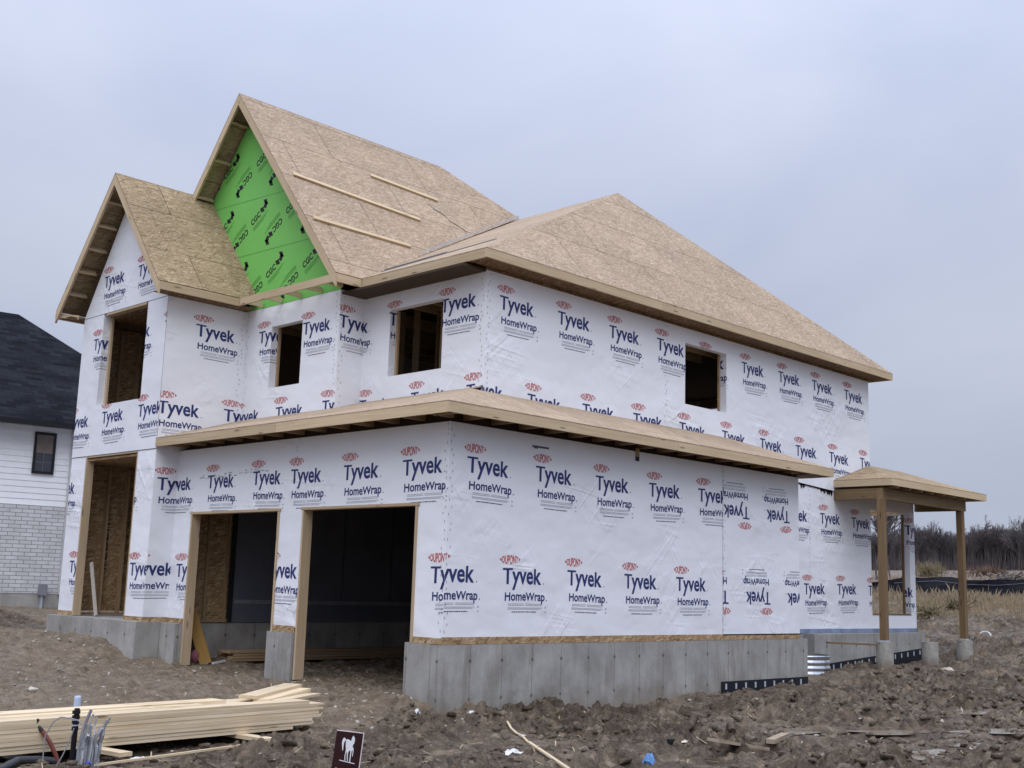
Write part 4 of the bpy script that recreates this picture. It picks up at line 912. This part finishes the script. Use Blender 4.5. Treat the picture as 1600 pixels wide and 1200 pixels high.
# ================================================================ HORSE SIGN
TL, TR = Vector((4.332, -5.011, -.341)), Vector((4.459, -4.854, -.360)); ur = (TR-TL).normalized(); nn = Vector((.78, -.62, .0)); nn = (nn-ur*nn.dot(ur)).normalized(); dv = ur.cross(nn); dv = -dv if dv.z > 0 else dv
SW = (TR-TL).length; SH = .30
sg = thing('site_sign', 'small dark maroon sign with a white standing horse emblem at the bottom edge', 'sign', (4.40, -4.93, gz(4.4, -4.93)))
S = lambda x, y, o=0: TL+ur*(x*SW)+dv*(y*SW)+nn*o
MAR = m_plain('maroon_panel', (.030, .010, .012), .35, .25, 12); SWH = m_simple('sign_white', (.72, .73, .78), .5); SEDGE = m_simple('sign_edge', (.66, .58, .60), .5)
pn = P('panel', MAR, sg, lambda m: m.slab([S(0, 0), S(0, SH/SW), S(1, SH/SW), S(1, 0)], -nn*.008))
P('panel_edge', SEDGE, sg, lambda m: (m.slab([S(1.0, -.005, .001), S(1.0, SH/SW, .001), S(1.035, SH/SW, .001), S(1.035, -.005, .001)], -nn*.011), m.slab([S(-.005, -.028, .001), S(-.005, -.001, .001), S(1.035, -.001, .001), S(1.035, -.028, .001)], -nn*.011)))
hx = lambda x, y: ((x-355)/550+.0, (y-290-.085*(x-355))/550)
def shape(m, pts): m.slab([S(*hx(*p), .0025) for p in pts][::-1], -nn*.002)
horse = [(575, 465), (600, 456), (625, 462), (650, 478), (668, 490), (682, 462), (684, 425), (700, 392), (713, 378), (720, 395), (738, 420), (748, 445), (748, 510), (742, 545), (728, 555), (722, 580), (728, 625), (744, 628), (750, 668), (752, 720), (750, 800), (738, 800), (738, 720), (730, 668), (716, 690), (712, 760), (714, 915), (696, 910), (692, 760), (690, 680), (672, 690), (655, 700), (646, 740), (650, 800), (664, 890), (646, 888), (630, 800), (626, 740), (620, 700), (606, 740), (600, 800), (612, 885), (594, 880), (584, 800), (590, 720), (592, 660), (580, 600), (572, 540), (572, 500)]
tail = [(578, 490), (560, 486), (545, 500), (536, 530), (534, 590), (538, 650), (532, 692), (520, 672), (508, 610), (494, 540), (496, 480), (508, 440), (530, 424), (548, 436), (562, 458), (578, 468)]
P('emblem', SWH, sg, lambda m: (shape(m, horse), shape(m, tail), shape(m, [(490, 868), (808, 936), (808, 950), (490, 884)])))
def sgtext(m):
    for txt, x0, x1 in (('D', .14, .22), ('ll', .46, .53)):
        for t_ in text_tris(txt, x0, x1, 0, .13, .02): m.face([S(p[0], 1.42+.03-p[1]+.05*p[0], .002) for p in t_][::1])
P('lettering', SWH, sg, sgtext)
bar('stake', m_plain('stake_wood', (.30, .24, .17), .8), sg, S(.5, .3, -.02), S(.5, 0, -.02)+Vector((0, 0, -.75)), .03, .02, nn)
# ================================================================ GARAGE CONTENTS
for l_ in range(4):
    for r_ in range(3):
        e = random.uniform(-.07, .10); z = gz(-6.6, 2)+.05+.047*l_; x = -6.88+.15*r_
        pl_board('stored_board', (x, .98+e, z), (x+.1, 5.4+e, z), .14, .04, f'brown board in the {ORD[l_]} layer, {["wall side", "middle", "door side"][r_]} row of the pile inside the garage', 'board', STUD, 'boards piled inside the garage')
pl_board('leaning_board', (-6.55, .50, -.68), (-6.80, .27, .22), .20, .04, 'yellow board leaning on the wall inside the left garage door', 'board', YELLOW, up=(1, -.4, .3))
scrap('tarp', -6.78, .20, .25, .3, .7, m_plain('grey_tarp', (.20, .21, .22), .6), 'grey tarp bunched behind the left garage door jamb', 'tarp', 21)
bpy.data.objects['tarp'].location.z += .75
mb = MB(); mb.slab([(-6.94, .20, 1.72), (-6.94, .50, 1.60), (-6.80, .30, 1.56)], (0, .01, -.012)); tag(mb.build('wrap_scrap', WPL, loc=(-6.9, .3, 1.6)), 'pale triangular scrap hanging inside the left garage door', 'scrap')
bm = bmesh.new(); bmesh.ops.create_icosphere(bm, subdivisions=3, radius=.10); me = bpy.data.meshes.new('insulation_roll'); 
for v in bm.verts: v.co.z *= 1.25; v.co.x *= .7; v.co *= 1+.05*math.sin(v.co.x*40)*math.cos(v.co.z*35)
bm.to_mesh(me); bm.free(); me.materials.append(m_plain('pink_insulation', (.26, .10, .13), .9, .2, 14)); o = bpy.data.objects.new('insulation_roll', me); COL.objects.link(o); o.location = (-6.66, .36, gz(-6.6, .4)+.12); tag(o, 'pink insulation bundle on the garage floor beside the yellow board', 'insulation')
pl_board('white_strip', (-6.45, .58, gz(-6.45, .6)+.02), (-6.55, 1.0, gz(-6.5, 1)+.02), .06, .03, 'white strip on the garage floor between yellow board and board pile', 'strip', WPL)
pl_board('leaning_brace', (-9.30, -.20, .03), (-9.62, -.22, 1.0), .085, .03, 'pale brace board leaning inside the tall entry opening', 'board', m_plain('pale_board', (.46, .42, .38), .7), up=(0, 1, 0))
# ================================================================ WINDOW WELL AND PIERS
ww = MB(); n = 24; prof = []
for k in range(41): prof.append((.014*math.sin(k/40*2*math.pi*6.5), -1.05+.70*k/40))
R_ = .70; cyw = 10.35
ring = []
for (dr, z) in prof: ring.append([Vector((XR+.10+(R_*1.15+dr)*math.cos(a), cyw+(R_+dr)*math.sin(a), z)) for a in np.linspace(-math.pi/2, math.pi/2, n)])
for i in range(40):
    for k in range(n-1): ww.face([ring[i][k], ring[i][k+1], ring[i+1][k+1], ring[i+1][k]]); ww.face([ring[i][k+1], ring[i][k], ring[i+1][k], ring[i+1][k+1]])
b = NB('galvanised_steel'); b.fin((.62, .64, .68), .32, None, Metallic=.85); GALV = b.m
tag(ww.build('window_well', GALV, loc=(XR+.3, cyw, -.9), smooth=True), 'corrugated galvanised window well in the corner beside the garage foundation', 'window well')
def m_tube_():
    b = NB('pier_form'); uv = b.uv(); n = b.noise(b.map(uv, (2, 6, 1)), 1.5, 5, .65)
    c = b.mix(b.ramp(n, (.35, 0), (.7, 1)), (.26, .245, .22), (.40, .39, .36)); l_ = b.sep(uv)[0]
    ring_ = b.math('FRACT', b.math('MULTIPLY', b.math('ADD', l_, b.math('MULTIPLY', b.sep(uv)[1], .22)), 5)); c = b.mix(b.ramp(ring_, (.03, .45), (.07, 0)), c, (.15, .14, .13))
    d = b.vor(uv, 4.5, 'Distance'); c = b.mix(b.ramp(d, (.09, .8), (.14, 0)), c, (.10, .10, .12))
    z = b.ramp(b.math('ADD', l_, b.math('MULTIPLY', n, .2)), (.62, .7), (.78, 0)); return b.fin(b.mix(z, c, (.2, .165, .13)), .85)
PIER = m_tube_()
for (y, lab) in ((12.43, 'paper wrapped round concrete pier under the near porch post'), (14.5, 'paper wrapped round concrete pier standing without a post'), (16.25, 'paper wrapped round concrete pier under the far porch post')):
    mb = MB(); mb.tube([(-.105, y, -1.1), (-.105, y, -.1+(-.02 if y == 14.5 else 0)), (-.105, y, -.098+(-.02 if y == 14.5 else 0))], [.175, .175, .16], 28); tag(mb.build('concrete_pier', PIER, loc=(-.105, y, -.6), smooth=False), lab, 'pier', 'round concrete piers of the porch')
pl_board('prop_board', (-.55, 10.9, -.12), (-.22, 12.28, -.16), .06, .035, 'brown prop board running level to the near pier beside the rear foundation', 'board', TREAT)
# ================================================================ NEIGHBOURING HOUSE
NX, NY0, NY1 = -15.0, -7.0, 4.6
N = thing('neighbouring_house', 'finished house with white siding over pale brick and a dark shingle roof', 'house', (-19, -1, 0))
def m_brick():
    b = NB('pale_brick'); uv = b.uv(); br = b.n('ShaderNodeTexBrick'); b.l(uv, br.inputs['Vector']); br.inputs['Scale'].default_value = 1
    br.inputs['Brick Width'].default_value = .27; br.inputs['Row Height'].default_value = .088; br.inputs['Mortar Size'].default_value = .008
    br.inputs['Color1'].default_value = (.64, .64, .66, 1); br.inputs['Color2'].default_value = (.53, .53, .545, 1); br.inputs['Mortar'].default_value = (.27, .27, .28, 1); br.inputs['Bias'].default_value = -.2
    c = b.rgb2(br.outputs['Color'], b.ramp(b.noise(uv, 3, 4), (.3, .9), (.7, 1.08))); return b.fin(c, .85, b.bump(br.outputs['Fac'], -.5, .008))
def m_shingle():
    b = NB('dark_shingle'); uv = b.uv(); br = b.n('ShaderNodeTexBrick'); b.l(uv, br.inputs['Vector']); br.inputs['Scale'].default_value = 1
    br.inputs['Brick Width'].default_value = .33; br.inputs['Row Height'].default_value = .145; br.inputs['Mortar Size'].default_value = .006
    br.inputs['Color1'].default_value = (.020, .022, .028, 1); br.inputs['Color2'].default_value = (.008, .009, .013, 1); br.inputs['Mortar'].default_value = (.006, .006, .008, 1)
    c = b.rgb2(br.outputs['Color'], b.ramp(b.noise(uv, 1.2, 5), (.3, .7), (.7, 1.4))); b.b.inputs['Specular IOR Level'].default_value = .06; return b.fin(c, .95, b.bump(br.outputs['Fac'], -.6, .012))
SID = m_plain('white_siding', (.86, .875, .91), .55, .05, 2)
def siding(m):
    z = 2.30; h_ = .137
    while z < 4.22:
        for (a, c) in (((NX, NY0), (NX, NY1)),):
            m.face([(NX+.014, NY0, z), (NX+.014, NY1, z), (NX+.002, NY1, z+h_), (NX+.002, NY0, z+h_)]); m.face([(NX, NY0, z), (NX, NY1, z), (NX+.014, NY1, z), (NX+.014, NY0, z)])
        z += h_
    m.box(NX-9.6, NX-.001, NY0, NY1, 2.3, 4.24)
P('siding_wall', SID, N, siding)
bx('brick_wall', m_brick(), N, NX-9.6, NX+.03, NY0-.03, NY1+.03, .32, 2.30); bx('foundation', CONC2, N, NX-9.6, NX+.02, NY0, NY1, -1, .32)
ez = 4.20; rx0 = NX+.4; rk = .68; ap = Vector((-19.6, 1.25, ez+rk*(rx0+19.6)))
c1, c2, c3, c4 = Vector((rx0, NY0-.4, ez)), Vector((rx0, NY1+.4, ez)), Vector((NX-10, NY1+.4, ez)), Vector((NX-10, NY0-.4, ez)); a0 = Vector((-19.6, -2.6, ap.z))
P('roof', m_shingle(), N, lambda m: (m.slab([c1, c2, ap, a0], (0, 0, -.04)), m.slab([c2, c3, ap], (0, 0, -.04)), m.slab([c3, c4, a0, ap], (0, 0, -.04)), m.slab([c4, c1, a0], (0, 0, -.04))))
BKT = m_simple('black_trim', (.012, .012, .016), .4)
bx('gutter', BKT, N, rx0-.02, rx0+.10, NY0-.4, NY1+.4, ez-.13, ez-.005); bx('soffit', BKT, N, NX+.025, rx0-.022, NY0-.4, NY1+.4, ez-.06, ez-.045)
wn = P('window', BKT, N, lambda m: (m.box(NX, NX+.06, .79, .84, 3.02, 3.98), m.box(NX, NX+.06, 1.22, 1.27, 3.02, 3.98), m.box(NX, NX+.06, .84, 1.22, 3.02, 3.08), m.box(NX, NX+.06, .84, 1.22, 3.92, 3.98)))
b = NB('window_glass'); b.fin((.05, .055, .07), .08, None, Specular_IOR_Level=.5); bx('pane', b.m, wn, NX+.024, NX+.034, .84, 1.22, 3.08, 3.92)
bx('blind', m_plain('beige_blind', (.20, .17, .15), .8), wn, NX+.0345, NX+.036, .845, 1.215, 3.50, 3.915); 
bx('muntin', m_simple('grey_muntin', (.16, .16, .19), .5), wn, NX+.0365, NX+.042, 1.02, 1.032, 3.08, 3.5); bx('muntin', m_simple('grey_muntin2', (.16, .16, .19), .5), wn, NX+.0365, NX+.042, .845, 1.215, 3.28, 3.292)
bx('downspout', m_plain('white_downspout', (.55, .55, .56), .5), N, NX+.032, NX+.08, 1.62, 1.68, .3, 4.1)
mtr = bx('meter_box', m_plain('grey_meter', (.22, .23, .25), .5), N, NX+.04, NX+.14, 1.18, 1.36, .28, .52); bx('conduit', TIN, mtr, NX+.05, NX+.10, 1.24, 1.29, -.1, .28)
_pv, _an = Vector((-15, .8, 0)), math.radians(-9); N.rotation_euler.z = _an; N.location = _pv+Matrix.Rotation(_an, 3, 'Z') @ (N.location-_pv)      # the neighbour stands slightly askew to our house
# ================================================================ FIELD: grass, silt fence, trees
def strip_mesh(name, V, F, mat, kind='stuff'):
    m = bpy.data.meshes.new(name); V = np.asarray(V, np.float32); F = np.asarray(F, np.int32); m.vertices.add(len(V)); m.vertices.foreach_set('co', V.ravel()); m.loops.add(F.size); m.polygons.add(len(F))
    m.loops.foreach_set('vertex_index', F.ravel()); m.polygons.foreach_set('loop_start', np.arange(0, F.size, F.shape[1], dtype=np.int32)); m.materials.append(mat); m.update()
    o = bpy.data.objects.new(name, m); COL.objects.link(o); o['kind'] = kind; return o
def m_grass(name, a, c):
    b = NB(name); p = b.n('ShaderNodeNewGeometry').outputs; n = b.noise(p['Position'], 1.3, 4); r = p['Random Per Island']
    return b.fin(b.mix(b.math('ADD', b.math('MULTIPLY', n, .6), b.math('MULTIPLY', r, .45)), a, c), .9)
AX_ = math.radians(18)       # the fence line
FD = Vector((math.cos(.405), math.sin(.405), 0)); F0 = Vector((-8.0, 29.6, 0)); FN = Vector((-FD.y, FD.x, 0))
def blades(n, seed, u0, u1, v0, v1, hmin, hmax, width, dens):
    rr = np.random.RandomState(seed); u = rr.uniform(u0, u1, n); v = v0+(v1-v0)*rr.rand(n)
    x = F0.x+FD.x*u+FN.x*v; y = F0.y+FD.y*u+FN.y*v
    k = rr.rand(n) < np.clip(.25+dens*(vnoise(x*.7, y*.7, 71)+.25)*2, 0, 1); x, y, v = x[k], y[k], v[k]; n = len(x)
    cl = vnoise(x*.35, y*.35, 73)+.5
    z = ground_z(x, y); h_ = (hmin+(hmax-hmin)*rr.rand(n)**1.5)*(.5+cl); a = rr.rand(n)*6.28; l_ = h_*rr.uniform(.05, .5, n); la = rr.rand(n)*6.28
    wx, wy = np.cos(a)*width, np.sin(a)*width
    V = np.stack([np.stack([x-wx, y-wy, z-.03], -1), np.stack([x+wx, y+wy, z-.03], -1), np.stack([x+np.cos(la)*l_*.4+wx*.7, y+np.sin(la)*l_*.4+wy*.7, z+h_*.65], -1), np.stack([x+np.cos(la)*l_, y+np.sin(la)*l_, z+h_], -1)], 1).reshape(-1, 3)
    i = np.arange(n)*4; F = np.concatenate([np.stack([i, i+1, i+2], -1), np.stack([i, i+2, i+3], -1)]); return V, F
V, F = blades(120000, 3, -12, 18, -7.2, -.15, .08, .33, .0042, 1.4)
strip_mesh('dry_grass', V, F, m_grass('dry_grass', (.15, .11, .07), (.46, .37, .25)))
V, F = blades(26000, 5, -40, 60, .6, 45, .04, .17, .03, 1.2)
strip_mesh('field_grass', V, F, m_grass('field_grass', (.15, .11, .07), (.38, .29, .20)))
V, F = blades(2600, 6, -14, 24, -1.6, -.1, .15, .55, .006, 1.2)
strip_mesh('tall_weeds', V, F, m_grass('tall_weeds', (.16, .12, .08), (.44, .36, .25)))
fe = thing('silt_fence', 'long low black silt fence across the field behind dry grass', 'fence', tuple(F0)[:2]+(gz(F0.x, F0.y),))
fb = MB(); prev = None
for i in range(161):
    u_ = -30+.5*i; p = F0+FD*u_; zb = gz(p.x, p.y); sag = .07*math.sin(u_*2.1+1)+.05*math.sin(u_*.9)
    cur_ = (Vector((p.x, p.y, zb-.1)), Vector((p.x, p.y, zb+.36))+FN*.02*math.sin(u_*3), Vector((p.x, p.y, zb+.64+sag*.6))+FN*.05*math.sin(u_*1.7))
    if prev:
        fb.slab([prev[0], cur_[0], cur_[1], prev[1]], FN*.01); fb.slab([prev[1], cur_[1], cur_[2], prev[2]], FN*.01)
    prev = cur_
fb.build('fabric', m_plain('silt_fabric', (.010, .011, .018), .5, .3, 3), fe)
for i in range(33):
    p = F0+FD*(-30+2.5*i)+FN*.03; zb = gz(p.x, p.y); bar('fence_stake', TREAT, fe, (p.x, p.y, zb-.2), (p.x+.02, p.y, zb+.62), .035, .035, (1, 0, 0))
pcd = MB(); pr = None
for i in range(81):
    u_ = -30+i; p = F0+FD*u_-FN*.02; zb = gz(p.x, p.y); c_ = Vector((p.x, p.y, zb+.50+.02*math.sin(u_*2)))
    if pr: pcd.beam(pr, c_, .008, .012)
    pr = c_
pcd.build('fence_cord', m_plain('pale_cord', (.20, .22, .28), .6), fe)
mp_ = F0+FD*.0+FN*.8
tag(bar('marker_post', TREAT, None, (-9.05, 29.9, gz(-9, 29.9)), (-9.05, 29.9, gz(-9, 29.9)+1.05), .05, .05, (1, 0, 0)), 'short dark wooden post standing up behind the silt fence', 'post')
# bare trees
def tree_pts(rr, h_, spread=.42, levels=4, lean=0):
    segs = []
    def grow(p, d, ln, r, lv):
        n = 3 if lv < 2 else 2; q0 = p
        for i in range(n):
            d = (d+Vector((rr.gauss(0, .12), rr.gauss(0, .12), rr.gauss(.03, .06)))).normalized(); q1 = q0+d*ln/n; r1 = r*.82
            segs.append((q0, q1, r, r1, lv)); r = r1; q0 = q1
            if lv < levels and (lv > 0 or i > 0):
                for _ in range(2 if lv < 2 else rr.choice((1, 2))):
                    a = rr.uniform(0, 6.28); o = d.orthogonal().normalized(); o = Matrix.Rotation(a, 3, d) @ o
                    grow(q0, (d*(1-spread*.6)+o*spread*rr.uniform(.7, 1.3)+Vector((0, 0, .12))).normalized(), ln*rr.uniform(.5, .72), r*.6, lv+1)
        if lv < levels: grow(q0, d, ln*.62, r, lv+1)
    grow(Vector((0, 0, -.3)), Vector((lean, 0, 1)).normalized(), h_*.42, h_*.014, 0); return segs
def seg_arrays(segs, rmin):
    V = []; F = []
    for (a, c, r0, r1, lv) in segs:
        d = (c-a).normalized(); o = d.orthogonal().normalized(); q_ = d.cross(o); i = len(V); n = 3
        for (p, r) in ((a, r0), (c, r1)):
            r = max(r, rmin)
            for k in range(n): V.append(p+(o*math.cos(k*2.094)+q_*math.sin(k*2.094))*r)
        for k in range(n): F.append((i+k, i+(k+1) % n, i+n+(k+1) % n, i+n+k))
    return np.array([v[:] for v in V]), np.array(F)
def m_twig(name, a, c):
    b = NB(name); n = b.noise(b.n('ShaderNodeNewGeometry').outputs['Position'], .35, 4); return b.fin(b.mix(b.ramp(n, (.3, 0), (.7, 1)), a, c), .9)
TW = m_twig('winter_twigs', (.082, .070, .073), (.138, .12, .124)); TRK = m_twig('bare_trunk', (.07, .056, .052), (.14, .118, .105))
protos = []
for i in range(7):
    rr = random.Random(100+i); protos.append(seg_arrays(tree_pts(rr, 8.5, .40+.05*(i % 3), 4), .018))
rr = random.Random(77); VV = []; FF = []; off = 0
for i in range(1150):
    az = rr.uniform(-46, 4) if i < 350 else rr.uniform(-32, -16)       # degrees from +Y, towards -X
    D = 232+rr.random()**1.3*60; x, y = CAMP.x+math.sin(math.radians(az))*D, CAMP.y+math.cos(math.radians(az))*D
    v, f = protos[rr.randrange(7)]; s_ = rr.uniform(.80, .96)*(1+.07*math.sin(az*1.9)); a = rr.uniform(0, 6.28); R = np.array([[math.cos(a), -math.sin(a), 0], [math.sin(a), math.cos(a), 0], [0, 0, 1]])
    VV.append((v*[s_, s_, s_]) @ R.T+[x, y, float(base_z(np.float64(x), np.float64(y)))]); FF.append(f+off); off += len(v)
strip_mesh('forest', np.concatenate(VV), np.concatenate(FF), TW)
# undergrowth at the wood's edge
rr = np.random.RandomState(5); n = 70000; az = np.radians(np.where(rr.rand(n) < .4, rr.uniform(-46, 4, n), rr.uniform(-32, -16, n))); D = rr.uniform(229, 290, n); x, y = CAMP.x+np.sin(az)*D, CAMP.y+np.cos(az)*D
h_ = rr.uniform(1.0, 5.2, n)*(.7+.6*rr.rand(n)); z = base_z(x, y); a = rr.rand(n)*6.28; l_ = rr.uniform(-.25, .25, n)*h_; wd = .05
V = np.stack([np.stack([x-np.cos(a)*wd, y-np.sin(a)*wd, z-.3], -1), np.stack([x+np.cos(a)*wd, y+np.sin(a)*wd, z-.3], -1), np.stack([x+np.cos(a)*l_, y+np.sin(a)*l_, z+h_], -1)], 1).reshape(-1, 3)
strip_mesh('undergrowth', V, np.arange(3*n).reshape(-1, 3), TW)
def single(px_az, D, h_, seed, label, spread=.42, levels=4, name='bare_tree', conifer=False, grp='trees standing out above the wood'):
    x, y = CAMP.x+math.sin(px_az)*D, CAMP.y+math.cos(px_az)*D; z = float(base_z(np.float64(x), np.float64(y))); rr = random.Random(seed)
    if conifer:
        segs = [(Vector((0, 0, -.3)), Vector((0, 0, h_)), h_*.014, .03, 0)]
        for i in range(42):
            zz_ = h_*rr.uniform(.45, .97); ln = (h_-zz_)*rr.uniform(.25, .5)+.25; a = rr.uniform(0, 6.28); segs.append((Vector((0, 0, zz_)), Vector((math.cos(a)*ln, math.sin(a)*ln, zz_+ln*rr.uniform(-.1, .3))), .05, .03, 2))
    else: segs = tree_pts(rr, h_, spread, levels)
    t = thing(name, label, 'tree', (x, y, z), grp)
    for nm, fl_ in (('trunk', lambda s: s[4] == 0), ('crown', lambda s: s[4] > 0)):
        v, f = seg_arrays([s for s in segs if fl_(s)], .022 if D > 150 else .012); m = bpy.data.meshes.new(nm); m.from_pydata(v.tolist(), [], f.tolist()); m.materials.append(TRK if nm == 'trunk' else TW); o = bpy.data.objects.new(nm, m); COL.objects.link(o); o.parent = t
def az_of(px):     # azimuth (from +Y towards +X) of a photo column
    d = _f+(px-800)/1847.2*_r-(880-600)/-1847.2*-_u; return math.atan2(d.x, d.y)
single(az_of(1543), 238, 10.4, 5, 'lone dead conifer sticking up above the wood at right', conifer=True, name='dead_conifer')
single(az_of(1592), 228, 10.0, 6, 'tall bare tree rising at the right edge of the photo')
single(az_of(1466), 234, 9.4, 7, 'rounded bare tree rising above the wood between the porch posts')
single(az_of(1512), 230, 9.4, 8, 'bare tree rising above the wood just right of the far porch post')
single(az_of(1428), 236, 9.2, 12, 'bare tree above the wood just right of the rear wall corner')
single(az_of(1370), 70, 5.6, 9, 'slender pale bare tree seen through the rear wall opening, left one', .35)
single(az_of(1391), 84, 5.4, 10, 'slender pale bare tree seen through the rear wall opening, right one', .35)
def bush(px, D, w_, h_, n, seed, label, mat, name='shrub'):
    az = az_of(px); x, y = CAMP.x+math.sin(az)*D, CAMP.y+math.cos(az)*D; z = gz(x, y); rr = random.Random(seed); segs = []
    for i in range(n):
        a = rr.uniform(0, 6.28); r = w_*rr.random()**.7; p = Vector((rr.gauss(0, w_*.35), rr.gauss(0, w_*.35), 0)); q_ = p+Vector((math.cos(a)*r*.6, math.sin(a)*r*.6, h_*rr.uniform(.4, 1)*(1-.5*r/w_))); segs.append((p, q_, .012, .008, 1))
        for _ in range(2): segs.append((p.lerp(q_, .6), q_+Vector((rr.gauss(0, .18), rr.gauss(0, .18), rr.gauss(.05, .12))), .008, .006, 2))
    v, f = seg_arrays(segs, .011); m = bpy.data.meshes.new(name); m.from_pydata(v.tolist(), [], f.tolist()); m.materials.append(mat); o = bpy.data.objects.new(name, m); COL.objects.link(o); o.location = (x, y, z); tag(o, label, 'shrub')
SHR = m_twig('shrub_twigs', (.17, .14, .085), (.29, .24, .15)); SHR2 = m_twig('red_shrub_twigs', (.15, .095, .065), (.22, .15, .11))
bush(1451, 95, 1.3, 1.3, 260, 3, 'olive brown rounded shrub in the field between rear wall corner and far post', SHR); bush(1545, 95, 2.0, .9, 240, 4, 'low reddish shrub in the field right of the far post', SHR2)
bush(1490, 40, .45, .5, 90, 6, 'low dead weed clump on the bank beside the far porch post', SHR, 'weed_clump'); bush(1447, 37.5, .4, .45, 80, 7, 'low dead weed clump on the bank right of the rear wall corner', SHR, 'weed_clump')
# brush heap
az = az_of(1572); hx_, hy_ = CAMP.x+math.sin(az)*62, CAMP.y+math.cos(az)*62; hz_ = gz(hx_, hy_); rr = random.Random(31); segs = []
for i in range(120):
    p = Vector((rr.gauss(0, .45), rr.gauss(0, .4), rr.uniform(0, .3))); d = Vector((rr.gauss(0, 1), rr.gauss(0, 1), rr.gauss(.1, .35))).normalized(); segs.append((p, p+d*rr.uniform(.2, .6), .03, .015, 1))
v, f = seg_arrays(segs, .02); m = bpy.data.meshes.new('brush_heap'); m.from_pydata(v.tolist(), [], f.tolist()); m.materials.append(m_twig('dead_wood', (.10, .085, .075), (.36, .33, .30))); o = bpy.data.objects.new('brush_heap', m); COL.objects.link(o); o.location = (hx_, hy_, hz_); tag(o, 'heap of dead branches behind the silt fence near the right edge', 'brush heap')
